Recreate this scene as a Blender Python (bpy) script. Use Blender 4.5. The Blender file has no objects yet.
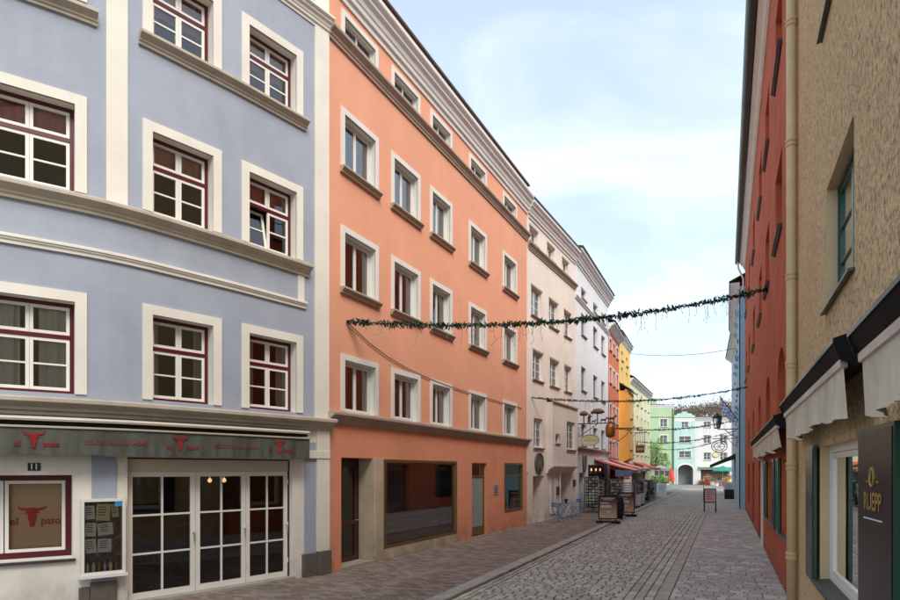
import bpy, bmesh, math, random
from mathutils import Vector, Matrix, noise as mnoise
from mathutils.geometry import tessellate_polygon
R = math.radians
rnd = random.Random(7)
scene = bpy.context.scene
col = scene.collection

# ------------------------------------------------------------------ camera
cam_d = bpy.data.cameras.new('camera')
cam = bpy.data.objects.new('camera', cam_d); col.objects.link(cam)
cam.location = (0, 0, 2.3); cam.rotation_euler = (R(90), 0, 0)
cam_d.sensor_width = 36; cam_d.lens = 24; cam_d.shift_y = 0.189
cam_d.clip_start = 0.05; cam_d.clip_end = 3000
scene.camera = cam
# ------------------------------------------------------------------ sky
world = bpy.data.worlds.new('World'); scene.world = world; world.use_nodes = True
SUN = Vector((0.42, -0.75, 0.95)).normalized()
nt = world.node_tree; nt.nodes.clear()
def N(nt, t, **kw):
    n = nt.nodes.new(t)
    for k, v in kw.items():
        if k in n.inputs.keys() if isinstance(k, str) else False: n.inputs[k].default_value = v
        else: setattr(n, k, v)
    return n
sky = N(nt, 'ShaderNodeTexSky', sky_type='NISHITA', sun_disc=False)
sky.sun_elevation = math.asin(SUN.z); sky.sun_rotation = math.atan2(SUN.x, SUN.y)
sky.air_density = 1.0; sky.dust_density = 1.5; sky.ozone_density = 1.5
tc = N(nt, 'ShaderNodeTexCoord'); sep = N(nt, 'ShaderNodeSeparateXYZ')
nt.links.new(tc.outputs['Generated'], sep.inputs[0])
zz = N(nt, 'ShaderNodeMath', operation='ADD'); zz.inputs[1].default_value = 0.22
zc = N(nt, 'ShaderNodeMath', operation='MAXIMUM'); zc.inputs[1].default_value = 0.0
nt.links.new(sep.outputs[2], zc.inputs[0]); nt.links.new(zc.outputs[0], zz.inputs[0])
comb = N(nt, 'ShaderNodeCombineXYZ')
for i in (0, 1):
    dv = N(nt, 'ShaderNodeMath', operation='DIVIDE')
    nt.links.new(sep.outputs[i], dv.inputs[0]); nt.links.new(zz.outputs[0], dv.inputs[1])
    nt.links.new(dv.outputs[0], comb.inputs[i])
mp = N(nt, 'ShaderNodeMapping'); mp.inputs['Scale'].default_value = (1.0, 1.5, 1); mp.inputs['Location'].default_value = (3.1, 1.7, 0)
nt.links.new(comb.outputs[0], mp.inputs[0])
nz = N(nt, 'ShaderNodeTexNoise'); nz.inputs['Scale'].default_value = 1.5; nz.inputs['Detail'].default_value = 9; nz.inputs['Roughness'].default_value = .56; nz.inputs['Distortion'].default_value = .6
nt.links.new(mp.outputs[0], nz.inputs['Vector'])
rp = N(nt, 'ShaderNodeMapRange'); rp.interpolation_type = 'SMOOTHSTEP'
rp.inputs[1].default_value = .40; rp.inputs[2].default_value = .72; rp.inputs[3].default_value = .46; rp.inputs[4].default_value = .92
nt.links.new(nz.outputs[0], rp.inputs[0])
mx = N(nt, 'ShaderNodeMix', data_type='RGBA')
nt.links.new(rp.outputs[0], mx.inputs[0]); nt.links.new(sky.outputs[0], mx.inputs[6])
mx.inputs[7].default_value = (3.75, 4.25, 4.75, 1)
bg = N(nt, 'ShaderNodeBackground'); bg.inputs[1].default_value = 0.11
nt.links.new(mx.outputs[2], bg.inputs[0])
wo = N(nt, 'ShaderNodeOutputWorld'); nt.links.new(bg.outputs[0], wo.inputs[0])
# ------------------------------------------------------------------ sun (veiled, soft)
sd = bpy.data.lights.new('sun', 'SUN'); sun = bpy.data.objects.new('sun', sd); col.objects.link(sun)
sd.energy = 1.3; sd.angle = R(32); sd.color = (1, .91, .80)
sun.rotation_euler = SUN.to_track_quat('Z', 'Y').to_euler(); sun.location = (0, 0, 40)
# ------------------------------------------------------------------ exposure
vs = scene.view_settings
vs.view_transform = 'Standard'; vs.look = 'None'; vs.gamma = 1; vs.exposure = 1.42; vs.use_curve_mapping = False

# ================================================================== materials
MATS = {}
def base_mat(name):
    m = bpy.data.materials.new(name); m.use_nodes = True
    m.node_tree.nodes.clear(); MATS[name] = m
    nt = m.node_tree
    b = nt.nodes.new('ShaderNodeBsdfPrincipled'); o = nt.nodes.new('ShaderNodeOutputMaterial')
    nt.links.new(b.outputs[0], o.inputs[0])
    return m, nt, b, o
def noise_node(nt, vec, scale, detail=6, rough=.6, stretch=None):
    if stretch:
        mp = nt.nodes.new('ShaderNodeMapping'); mp.inputs['Scale'].default_value = stretch
        nt.links.new(vec, mp.inputs[0]); vec = mp.outputs[0]
    n = nt.nodes.new('ShaderNodeTexNoise'); n.inputs['Scale'].default_value = scale
    n.inputs['Detail'].default_value = detail; n.inputs['Roughness'].default_value = rough
    nt.links.new(vec, n.inputs['Vector']); return n.outputs[0]
def mrange(nt, v, a, b, c, d):
    n = nt.nodes.new('ShaderNodeMapRange')
    for i, x in enumerate((a, b, c, d)): n.inputs[i+1].default_value = x
    nt.links.new(v, n.inputs[0]); return n.outputs[0]
def mixc(nt, f, a, b, mode='MIX'):
    n = nt.nodes.new('ShaderNodeMix'); n.data_type = 'RGBA'; n.blend_type = mode
    for k, v in ((0, f), (6, a), (7, b)):
        if isinstance(v, bpy.types.NodeSocket): nt.links.new(v, n.inputs[k])
        elif k == 0: n.inputs[0].default_value = v
        else: n.inputs[k].default_value = (*v[:3], 1)
    return n.outputs[2]
def mul(c, k): return tuple(x*k for x in c)
def pm(name, c, rough=.8, metal=0, var=.12, vs=1.2, streak=.0, bump=.15, bs=60, tint=None, spec=.4, fine=.06, dirt=None, coat=0):
    """painted / mineral / metal surface with mottling, run marks and fine relief"""
    if name in MATS: return MATS[name]
    m, nt, b, o = base_mat(name)
    g = nt.nodes.new('ShaderNodeNewGeometry'); P = g.outputs['Position']
    n1 = noise_node(nt, P, vs, 6, .62)
    f1 = mrange(nt, n1, .3, .7, 0, 1)
    t = tint or mul(c, .82)
    cc = mixc(nt, f1, mul(c, 1+var*.5), tuple(x*(1-var)+y*var*.0 for x, y in zip(c, t)))
    if tint:
        n1b = noise_node(nt, P, vs*.47, 5, .7); cc = mixc(nt, mrange(nt, n1b, .5, .75, 0, .7), cc, t)
    if streak:
        n2 = noise_node(nt, P, 3.2, 5, .65, (1, 1, .09))
        cc = mixc(nt, mrange(nt, n2, .52, .78, 0, streak), cc, mul(c, .45))
    if dirt:
        sp = nt.nodes.new('ShaderNodeSeparateXYZ'); nt.links.new(P, sp.inputs[0])
        hz = mrange(nt, sp.outputs[2], 0, dirt, 1, 0)
        n3 = noise_node(nt, P, 2.3, 6, .7)
        mm = nt.nodes.new('ShaderNodeMath'); mm.operation = 'MULTIPLY'
        nt.links.new(hz, mm.inputs[0]); nt.links.new(mrange(nt, n3, .35, .65, 0, .75), mm.inputs[1])
        cc = mixc(nt, mm.outputs[0], cc, mixc(nt, .5, mul(c, .5), (.16, .14, .11)))
    nf = noise_node(nt, P, bs, 4, .6)
    if fine: cc = mixc(nt, mrange(nt, nf, .3, .7, 0, fine*4), cc, mul(c, .6))
    nt.links.new(cc, b.inputs['Base Color'])
    b.inputs['Metallic'].default_value = metal
    b.inputs['Specular IOR Level'].default_value = spec
    b.inputs['Coat Weight'].default_value = coat
    nt.links.new(mrange(nt, n1, .2, .8, max(.02, rough-.1), min(1, rough+.1)), b.inputs['Roughness'])
    if bump:
        bp = nt.nodes.new('ShaderNodeBump'); bp.inputs['Strength'].default_value = bump; bp.inputs['Distance'].default_value = .02
        nt.links.new(nf, bp.inputs['Height']); nt.links.new(bp.outputs[0], b.inputs['Normal'])
    return m
def glass(name, tint=(.8, .86, .85), refl=1.0, ior=1.52, rough=.0):
    if name in MATS: return MATS[name]
    m, nt, b, o = base_mat(name); nt.nodes.remove(b)
    tr = nt.nodes.new('ShaderNodeBsdfTransparent'); tr.inputs[0].default_value = (*tint, 1)
    gl = nt.nodes.new('ShaderNodeBsdfGlossy'); gl.inputs['Roughness'].default_value = rough
    gl.inputs[0].default_value = (refl, refl, refl, 1)
    fr = nt.nodes.new('ShaderNodeFresnel'); fr.inputs[0].default_value = ior
    g = nt.nodes.new('ShaderNodeNewGeometry')
    bp = nt.nodes.new('ShaderNodeBump'); bp.inputs['Strength'].default_value = .03; bp.inputs['Distance'].default_value = .05
    nt.links.new(noise_node(nt, g.outputs['Position'], 1.3, 1, .4), bp.inputs['Height'])
    nt.links.new(bp.outputs[0], gl.inputs['Normal']); nt.links.new(bp.outputs[0], fr.inputs['Normal'])
    mx = nt.nodes.new('ShaderNodeMixShader')
    nt.links.new(fr.outputs[0], mx.inputs[0]); nt.links.new(tr.outputs[0], mx.inputs[1]); nt.links.new(gl.outputs[0], mx.inputs[2])
    nt.links.new(mx.outputs[0], o.inputs[0]); return m
def multi(name, cols, rough=.85, var=.25, bump=.3, bs=40, spec=.3):
    """piece material: each piece picks its own tone"""
    if name in MATS: return MATS[name]
    m, nt, b, o = base_mat(name)
    g = nt.nodes.new('ShaderNodeNewGeometry'); oi = nt.nodes.new('ShaderNodeObjectInfo')
    ad = nt.nodes.new('ShaderNodeMath'); ad.operation = 'ADD'
    nt.links.new(g.outputs['Random Per Island'], ad.inputs[0]); nt.links.new(oi.outputs['Random'], ad.inputs[1])
    fr = nt.nodes.new('ShaderNodeMath'); fr.operation = 'FRACT'; nt.links.new(ad.outputs[0], fr.inputs[0])
    rp = nt.nodes.new('ShaderNodeValToRGB'); cr = rp.color_ramp; cr.interpolation = 'CONSTANT' if len(cols) > 3 else 'LINEAR'
    while len(cr.elements) < len(cols): cr.elements.new(.5)
    for i, c in enumerate(cols): cr.elements[i].position = i/len(cols); cr.elements[i].color = (*c, 1)
    nt.links.new(fr.outputs[0], rp.inputs[0])
    n1 = noise_node(nt, g.outputs['Position'], .7, 5, .65)
    n2 = noise_node(nt, g.outputs['Position'], bs, 4, .65)
    k = nt.nodes.new('ShaderNodeMath'); k.operation = 'MULTIPLY'
    nt.links.new(mrange(nt, n1, .3, .7, 1-var, 1+var), k.inputs[0]); nt.links.new(mrange(nt, n2, .25, .75, .8, 1.15), k.inputs[1])
    vm = nt.nodes.new('ShaderNodeVectorMath'); vm.operation = 'SCALE'
    nt.links.new(rp.outputs[0], vm.inputs[0]); nt.links.new(k.outputs[0], vm.inputs['Scale'])
    nt.links.new(vm.outputs[0], b.inputs['Base Color'])
    nt.links.new(mrange(nt, n1, .3, .7, rough-.14, min(1, rough+.1)), b.inputs['Roughness']); b.inputs['Specular IOR Level'].default_value = spec
    bp = nt.nodes.new('ShaderNodeBump'); bp.inputs['Strength'].default_value = bump; bp.inputs['Distance'].default_value = .01
    nt.links.new(n2, bp.inputs['Height']); nt.links.new(bp.outputs[0], b.inputs['Normal'])
    return m
def leafmat(name, cols, rough=.6):
    m = multi(name, cols, rough, .2, .0, 20, .3)
    b = [n for n in m.node_tree.nodes if n.type == 'BSDF_PRINCIPLED'][0]
    return m
def emis(name, c, s):
    m, nt, b, o = base_mat(name)
    b.inputs['Base Color'].default_value = (*c, 1); b.inputs['Emission Color'].default_value = (*c, 1); b.inputs['Emission Strength'].default_value = s
    return m

# plasters
M_BLUE = pm('plaster_blue', (.36, .40, .475), .9, var=.11, vs=.9, streak=.14, bump=.22, bs=45, fine=.03)
M_CREAM = pm('plaster_cream', (.78, .745, .66), .85, var=.09, vs=1.1, streak=.14, bump=.12, bs=50, fine=.02, dirt=.9)
M_SILL = pm('stone_moulding', (.50, .44, .35), .8, var=.15, vs=2.2, streak=.25, bump=.12, bs=50, fine=.04)
M_ORANGE = pm('plaster_orange', (.80, .385, .24), .9, var=.08, vs=.7, streak=.10, bump=.15, bs=50, fine=.025)
M_ORANGE2 = pm('plaster_deep_orange', (.76, .315, .18), .85, var=.12, vs=.9, streak=.12, bump=.15, bs=50, fine=.025, dirt=.9)
M_SURR = pm('window_surround_stone', (.76, .745, .69), .85, var=.06, vs=1.5, streak=.12, bump=.1, bs=60, fine=.02)
M_OSILL = pm('brown_stone_moulding', (.44, .36, .28), .8, var=.15, vs=2.5, streak=.25, bump=.12, bs=60)
M_WPINK = pm('plaster_pinkish_white', (.82, .74, .65), .9, var=.10, vs=.7, streak=.2, bump=.2, bs=40, fine=.03, dirt=1.6)
M_WBLUE = pm('plaster_bluish_white', (.80, .83, .84), .9, var=.08, vs=.7, streak=.16, bump=.2, bs=40, fine=.03, dirt=1.2)
M_RED2 = pm('plaster_brick_orange', (.72, .20, .10), .9, var=.12, vs=.8, streak=.15)
M_YEL = pm('plaster_yellow', (.90, .62, .20), .9, var=.08, vs=.8, streak=.12)
M_YEL2 = pm('plaster_ochre', (.86, .45, .10), .9, var=.08, vs=.8, streak=.15)
M_PALE = pm('plaster_pale_yellow', (.82, .82, .54), .9, var=.07, vs=.8, streak=.12, dirt=1.2)
M_GREEN = pm('plaster_pale_green', (.40, .56, .34), .9, var=.08, vs=.5, streak=.1)
M_MINT = pm('plaster_mint', (.45, .64, .59), .9, var=.06, vs=.5, streak=.1)
M_WHITE = pm('plaster_white', (.68, .68, .66), .9, var=.05, vs=.5, streak=.1, dirt=1.0)
M_LAV = pm('plaster_lavender', (.47, .50, .62), .9, var=.07, vs=.6, streak=.1)
M_SKYB = pm('plaster_sky_blue', (.38, .68, .86), .9, var=.08, vs=.6, streak=.1)
M_RED = pm('plaster_rust_red', (.50, .11, .04), .92, var=.2, vs=1.1, streak=.22, bump=.5, bs=26, fine=.06, dirt=.9)
# rough-cast beige
def roughcast():
    m, nt, b, o = base_mat('roughcast_beige')
    P = nt.nodes.new('ShaderNodeNewGeometry').outputs['Position']
    a = noise_node(nt, P, 20, 7, .7, (1, 1, .85)); d = noise_node(nt, P, 42, 5, .65); l = noise_node(nt, P, .8, 5, .6)
    v = nt.nodes.new('ShaderNodeTexVoronoi'); v.inputs['Scale'].default_value = 30; nt.links.new(P, v.inputs['Vector'])
    c = mixc(nt, mrange(nt, l, .3, .7, 0, 1), (.78, .57, .31), (.70, .50, .26))
    c = mixc(nt, mrange(nt, a, .54, .64, 0, .85), c, (.30, .195, .10))
    c = mixc(nt, mrange(nt, d, .5, .75, 0, .5), c, (.40, .28, .155))
    nt.links.new(c, b.inputs['Base Color']); b.inputs['Roughness'].default_value = .92
    h = nt.nodes.new('ShaderNodeMath'); h.operation = 'SUBTRACT'
    nt.links.new(d, h.inputs[0]); nt.links.new(mrange(nt, a, .5, .7, 0, 1.2), h.inputs[1])
    h2 = nt.nodes.new('ShaderNodeMath'); h2.operation = 'ADD'
    nt.links.new(h.outputs[0], h2.inputs[0]); nt.links.new(mrange(nt, v.outputs[0], 0, .6, .4, 0), h2.inputs[1])
    bp = nt.nodes.new('ShaderNodeBump'); bp.inputs['Strength'].default_value = .8; bp.inputs['Distance'].default_value = .02
    nt.links.new(h2.outputs[0], bp.inputs['Height']); nt.links.new(bp.outputs[0], b.inputs['Normal'])
    return m
M_BEIGE = roughcast()
M_BEIGES = pm('smooth_beige_render', (.64, .48, .28), .85, var=.1, streak=.1)
# joinery, metal, cloth
M_MAROON = pm('maroon_paint', (.095, .006, .015), .35, var=.15, bump=.04, spec=.5)
M_WOODW = pm('white_paint', (.78, .76, .70), .4, var=.05, bump=.04, spec=.5, fine=.01)
M_GREYW = pm('grey_white_paint', (.66, .67, .65), .45, var=.05, bump=.04, fine=.01)
M_BEIGEW = pm('beige_paint', (.60, .54, .44), .5, var=.06, bump=.04, fine=.01)
M_BRONZE = pm('bronze_anodised', (.30, .22, .10), .38, .75, var=.12, bump=.04)
M_DOORG = pm('greygreen_door', (.27, .33, .30), .4, var=.08, bump=.03)
M_DKWOOD = pm('dark_wood', (.065, .030, .015), .5, var=.25, vs=3, bump=.1)
M_STONE = pm('travertine', (.55, .47, .34), .7, var=.22, vs=1.8, streak=.25, bump=.25, bs=22, fine=.07, dirt=1.0)
M_DKSTONE = pm('dark_plinth_stone', (.13, .115, .095), .7, var=.3, vs=5, bump=.3, bs=30)
M_SLATE = pm('dark_sheet_sill', (.07, .065, .06), .45, .3, var=.2)
M_ZINC = pm('zinc_gutter', (.10, .13, .12), .4, .7, var=.2, bump=.05)
M_ROOF = pm('roof_tile', (.13, .065, .045), .85, var=.3, vs=4, bump=.3)
M_INT = pm('interior_wall', (.30, .26, .21), .9, var=.1, bump=0)
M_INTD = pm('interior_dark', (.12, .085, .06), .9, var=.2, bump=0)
M_CURT = pm('net_curtain', (.82, .80, .76), .9, var=.06, bump=.1)
M_CURT2 = pm('grey_curtain', (.34, .33, .31), .9, var=.08, bump=.1)
M_PINKREFL = pm('pink_reflection', (.85, .40, .42), .9, var=.06, bump=.05)  # pink reflection of the red house opposite, put into the colour
M_GLASS = glass('window_glass', (.92, .95, .94), 1.0, 1.9); M_GLASSD = glass('shop_glass', (.75, .8, .78), 1.0, 1.75)
M_GLASSF = pm('far_window_glass', (.035, .045, .055), .08, var=.3, bump=0, spec=.9, fine=0)
M_GLASSO = glass('reflecting_glass', (.75, .8, .79), 1.0, 2.7)
M_CLEAR = glass('clear_glass', (.93, .95, .94), 1.0, 1.45); M_SHOPG = glass('shop_pane', (.85, .9, .89), 1.0, 2.7)
M_AWN = pm('grey_green_awning_cloth', (.105, .11, .09), .9, var=.25, vs=3, streak=.3, bump=.2, bs=200)
M_AWNR = pm('cream_awning_cloth', (.66, .59, .46), .9, var=.14, vs=4, streak=.3, bump=.2, bs=200)
M_AWNRED = pm('red_awning_cloth', (.70, .085, .06), .85, var=.1, vs=3, bump=.1)
M_AWNWH = pm('pale_awning_cloth', (.70, .66, .62), .85, var=.1, vs=3, bump=.1)
M_AWNG = pm('green_awning_cloth', (.02, .065, .02), .85, var=.2, vs=3)
M_LOGOW = pm('window_red_print', (.5, .05, .03), .9, var=.1, bump=0)
M_LOGO = pm('red_print', (.27, .03, .03), .9, var=.1, bump=0)
M_LOGOF = pm('faded_red_print', (.27, .06, .045), .9, var=.15, bump=0)
M_BLACK = pm('black_metal', (.016, .016, .017), .45, .3, var=.2, bump=.05)
M_CASS = pm('black_cassette', (.010, .010, .011), .7, .0, var=.2, bump=.03, spec=.15)
M_ALU = pm('aluminium', (.50, .48, .45), .35, .6, var=.1, bump=.03)
M_PIPE = pm('beige_pipe_paint', (.66, .49, .27), .45, var=.1, vs=3, streak=.25, bump=.04)
M_GREENW = pm('dark_green_paint', (.012, .075, .05), .3, var=.15, bump=.03, spec=.6)
M_GLOSSB = pm('black_gloss_panel', (.010, .012, .013), .22, var=.1, bump=.015, bs=3, spec=.28, fine=0)
M_GOLD = pm('gold_lettering', (.50, .33, .11), .4, .5, var=.05, bump=0)
M_WTXT = pm('white_lettering', (.75, .75, .75), .6, var=0, bump=0)
M_RUST = pm('rusty_iron', (.17, .075, .035), .6, .4, var=.3, vs=8, bump=.2)
M_COPPER = pm('copper_sheet', (.42, .17, .05), .4, .6, var=.25, vs=6)
M_BLUEP = pm('blue_garden_paint', (.04, .30, .58), .5, var=.1)
M_PAPER = pm('paper', (.80, .77, .76), .9, var=.05, bump=0)
M_SIGNC = pm('cream_sign', (.72, .63, .36), .6, var=.06)
M_KRAFT = pm('tan_poster', (.62, .42, .25), .8, var=.1)
M_BROWNB = pm('brown_board', (.12, .055, .04), .6, var=.2)
M_CHALK = pm('black_board', (.025, .022, .02), .6, var=.2)

# ================================================================== geometry helpers
ORG = {}
def tag(o, label=None, cat=None, group=None, kind=None):
    if label: o['label'] = label
    if cat: o['category'] = cat
    if group: o['group'] = group
    if kind: o['kind'] = kind
    return o
def empty(name, loc, label=None, cat=None, group=None):
    o = bpy.data.objects.new(name, None); o.empty_display_size = .3
    col.objects.link(o); o.location = loc; ORG[o.name] = Vector(loc)
    return tag(o, label, cat, group)
class MB:
    def __init__(s): s.v = []; s.f = []
    def quad(s, a, b, c, d):
        n = len(s.v); s.v += [Vector(a), Vector(b), Vector(c), Vector(d)]; s.f.append((n, n+1, n+2, n+3)); return s
    def hexa(s, p):   # 8 points: bottom ring 0-3, top ring 4-7
        n = len(s.v); s.v += [Vector(q) for q in p]
        s.f += [tuple(n+i for i in q) for q in ((3, 2, 1, 0), (4, 5, 6, 7), (0, 1, 5, 4), (1, 2, 6, 5), (2, 3, 7, 6), (3, 0, 4, 7))]; return s
    def box(s, x0, x1, y0, y1, z0, z1, M=None):
        p = [Vector(q) for q in ((x0, y0, z0), (x1, y0, z0), (x1, y1, z0), (x0, y1, z0), (x0, y0, z1), (x1, y0, z1), (x1, y1, z1), (x0, y1, z1))]
        if M: p = [M @ q for q in p]
        return s.hexa(p)
    def fbox(s, F, u0, u1, z0, z1, d0, d1, nu=None):
        if nu is None: nu = max(1, int((u1-u0)/.35)) if F.curved else 1
        for i in range(nu):
            a = u0+(u1-u0)*i/nu; b = u0+(u1-u0)*(i+1)/nu
            if nu == 1:
                s.hexa([F.P(a, z0, d0), F.P(b, z0, d0), F.P(b, z0, d1), F.P(a, z0, d1), F.P(a, z1, d0), F.P(b, z1, d0), F.P(b, z1, d1), F.P(a, z1, d1)])
        if nu > 1: s.fprism(F, [(d0, z0), (d1, z0), (d1, z1), (d0, z1)], u0, u1, nu)
        return s
    def fprism(s, F, prof, u0, u1, nu=None):
        if nu is None: nu = max(1, int((u1-u0)/.35)) if F.curved else 1
        n = len(s.v); k = len(prof)
        for i in range(nu+1):
            u = u0+(u1-u0)*i/nu
            s.v += [F.P(u, z, d) for d, z in prof]
        for i in range(nu):
            for j in range(k):
                a = n+i*k+j; b = n+i*k+(j+1) % k
                s.f.append((a, b, b+k, a+k))
        s.f.append(tuple(n+j for j in range(k))[::-1]); s.f.append(tuple(n+nu*k+j for j in range(k)))
        return s
    def fpoly(s, F, pts, d0, d1):
        """prism of a closed outline [(u,z)] between depths d0<d1"""
        tri = tessellate_polygon([[Vector((u, z, 0)) for u, z in pts]])
        n = len(s.v); k = len(pts)
        s.v += [F.P(u, z, d1) for u, z in pts] + [F.P(u, z, d0) for u, z in pts]
        for t in tri: s.f.append(tuple(n+i for i in t)); s.f.append(tuple(n+k+i for i in t[::-1]))
        for i in range(k): j = (i+1) % k; s.f.append((n+i, n+j, n+k+j, n+k+i))
        return s
    def tube(s, pts, r, seg=6, cap=True):
        pts = [Vector(p) for p in pts]; n0 = len(s.v); m = len(pts)
        rs = r if isinstance(r, (list, tuple)) else [r]*m
        up = None
        for i, p in enumerate(pts):
            t = (pts[min(i+1, m-1)]-pts[max(i-1, 0)]).normalized()
            if up is None: up = t.orthogonal().normalized()
            up = (up - t*up.dot(t)).normalized(); b = t.cross(up)
            for j in range(seg):
                a = 2*math.pi*j/seg; s.v.append(p+(up*math.cos(a)+b*math.sin(a))*rs[i])
        for i in range(m-1):
            for j in range(seg):
                a = n0+i*seg+j; b = n0+i*seg+(j+1) % seg; s.f.append((a, b, b+seg, a+seg))
        if cap: s.f.append(tuple(n0+j for j in range(seg))[::-1]); s.f.append(tuple(n0+(m-1)*seg+j for j in range(seg)))
        return s
    def lathe(s, c, prof, seg=14, M=None):
        c = Vector(c); n0 = len(s.v)
        for r, z in prof:
            for j in range(seg):
                a = 2*math.pi*j/seg; q = Vector((r*math.cos(a), r*math.sin(a), z)); s.v.append(c+(M @ q if M else q))
        for i in range(len(prof)-1):
            for j in range(seg):
                a = n0+i*seg+j; b = n0+i*seg+(j+1) % seg; s.f.append((a, b, b+seg, a+seg))
        s.f.append(tuple(n0+j for j in range(seg))[::-1]); s.f.append(tuple(n0+(len(prof)-1)*seg+j for j in range(seg)))
        return s
    def build(s, name, mat, parent=None, kind=None, bevel=0, smooth=False, label=None):
        me = bpy.data.meshes.new(name)
        root = parent
        while root and root.parent: root = root.parent
        o0 = ORG.get(root.name, Vector()) if root else Vector()
        me.from_pydata([tuple(v-o0) for v in s.v], [], s.f)
        if bevel:
            bm = bmesh.new(); bm.from_mesh(me); bmesh.ops.remove_doubles(bm, verts=bm.verts, dist=1e-5)
            ed = [e for e in bm.edges if len(e.link_faces) == 2 and e.calc_face_angle(0) > .6]
            bmesh.ops.bevel(bm, geom=ed, offset=bevel, segments=2, affect='EDGES', profile=.6, clamp_overlap=True)
            bm.to_mesh(me); bm.free()
        me.validate(); me.materials.append(mat)
        if smooth:
            for p in me.polygons: p.use_smooth = True
        o = bpy.data.objects.new(name, me); col.objects.link(o)
        if parent: o.parent = parent
        if not parent: ORG[o.name] = Vector()
        return tag(o, label, kind=kind)
class Facade:
    curved = False
    def __init__(s, p0, th, L, side=1):
        s.p0 = Vector((p0[0], p0[1], 0)); s.L = L
        s.t = Vector((math.sin(th), math.cos(th), 0)); s.n = Vector((math.cos(th), -math.sin(th), 0))*side; s.side = side
    def P(s, u, z, d=0): return s.p0+s.t*u+s.n*d+Vector((0, 0, z))
def fac(p, q, side=1):
    th = math.atan2(q[0]-p[0], q[1]-p[1]); return Facade(p, th, math.hypot(q[0]-p[0], q[1]-p[1]), side)
class Curved:
    curved = True; side = 1
    def __init__(s, pend, uend, ustart, thf):
        s.tab = []; du = .05; u = uend; p = Vector((pend[0], pend[1], 0))
        while u >= ustart-1e-6:
            th = thf(u); s.tab.append((u, p.copy(), th)); p = p-Vector((math.sin(th), math.cos(th), 0))*du; u -= du
        s.tab.reverse(); s.u0 = s.tab[0][0]; s.du = du
    def P(s, u, z, d=0):
        x = (u-s.u0)/s.du; i = max(0, min(len(s.tab)-2, int(x))); f = x-i
        a, b = s.tab[i], s.tab[i+1]; th = a[2]+(b[2]-a[2])*f
        return a[1].lerp(b[1], f)+Vector((math.cos(th), -math.sin(th), 0))*d+Vector((0, 0, z))

def wall(F, u0, u1, z0, z1, ops, name, mat, parent, reveal=.25, rm=None):
    """front skin with openings (u0,u1,z0,z1[,depth]) and their reveals"""
    mb = MB()
    us = {u0, u1}; zs = {z0, z1}
    for o in ops: us |= {o[0], o[1]}; zs |= {max(z0, o[2]), min(z1, o[3])}
    if F.curved:
        k = int((u1-u0)/.3); us |= {round(u0+(u1-u0)*i/k, 3) for i in range(k+1)}
    us = sorted(u for u in us if u0 <= u <= u1); zs = sorted(z for z in zs if z0 <= z <= z1)
    for a, b in zip(us, us[1:]):
        for c, d in zip(zs, zs[1:]):
            mu, mz = (a+b)/2, (c+d)/2
            if any(o[0] < mu < o[1] and o[2] < mz < o[3] for o in ops): continue
            mb.quad(F.P(a, c), F.P(b, c), F.P(b, d), F.P(a, d))
    front = mb.build(name, mat, parent) if rm else None
    if rm: mb = MB()
    for o in ops:
        r = o[4] if len(o) > 4 else reveal
        a, b, c, d = o[0], o[1], max(o[2], z0), min(o[3], z1)
        mb.quad(F.P(a, c), F.P(a, d), F.P(a, d, -r), F.P(a, c, -r)); mb.quad(F.P(b, c), F.P(b, c, -r), F.P(b, d, -r), F.P(b, d))
        cu = [a]+[u for u in us if a < u < b]+[b]
        for x, y in zip(cu, cu[1:]):
            mb.quad(F.P(x, d), F.P(y, d), F.P(y, d, -r), F.P(x, d, -r))
            mb.quad(F.P(x, c), F.P(x, c, -r), F.P(y, c, -r), F.P(y, c))
    return mb.build('reveal', rm, parent, kind='stuff') if rm else mb.build(name, mat, parent)
def shell(F, root, u0, u1, top, floors, depth=8, inner=3.6, roof_rise=2.2, eave=.25, roofmat=None, mat=None, ext=None, im=None):
    """side walls, back wall, floors, partition and roof behind the front skin"""
    m = MB(); nu = 8 if F.curved else 1
    m.fbox(F, u0, u0+.2, 0, top-.3, -depth, -.06); m.fbox(F, u1-.2, u1, 0, top-.3, -depth, -.06)
    m.fbox(F, u0+.2, u1-.2, 0, top-.3, -depth, -depth+.2, nu)
    m.build('side_wall', mat or ext or M_WPINK, root)
    i = MB()
    i.fbox(F, u0+.2, u1-.2, 0, top-.3, -inner-.1, -inner, nu)
    for z in floors: i.fbox(F, u0+.2, u1-.2, z-.12, z+.12, -inner, -.42, nu)
    k = max(1, int((u1-u0)/3.2))
    for j in range(1, k): 
        uu = u0+(u1-u0)*j/k
        i.fbox(F, uu-.05, uu+.05, .0, top-.4, -inner, -1.2)
    i.build('interior', im or M_INT, root)
    r = MB(); d2 = depth/2
    r.fprism(F, [(eave, top), (eave, top+.06), (-d2, top+roof_rise+.06), (-depth-.2, top+.06), (-depth-.2, top), (-d2, top+roof_rise)], u0-.02, u1+.02, nu)
    r.build('roof', roofmat or M_ROOF, root)
    c = MB(); c.fbox(F, u0+.02, u1-.02, top-.36, top-.3, -depth, -.02, nu); c.build('ceiling', M_INT, root)
def prof(kind, z0, z1, p, back=-.03):
    h = z1-z0
    if kind == 'cornice': pts = [(.25, 0), (.28, .18), (.42, .26), (.46, .42), (.7, .56), (.92, .66), (1, .72), (1, .92), (.9, 1)]
    elif kind == 'sill': pts = [(.45, 0), (.5, .3), (.75, .45), (.8, .6), (1, .68), (1, .93), (.95, 1)]
    elif kind == 'attic': pts = [(.12, 0), (.14, .16), (.3, .2), (.34, .34), (.42, .38), (.5, .52), (.72, .62), (.74, .7), (.95, .8), (1, .84), (1, .97), (.9, 1)]
    else: pts = [(1, 0), (1, 1)]
    return [(back, z0)]+[(p*a, z0+h*b) for a, b in pts]+[(back, z1)]
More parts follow.
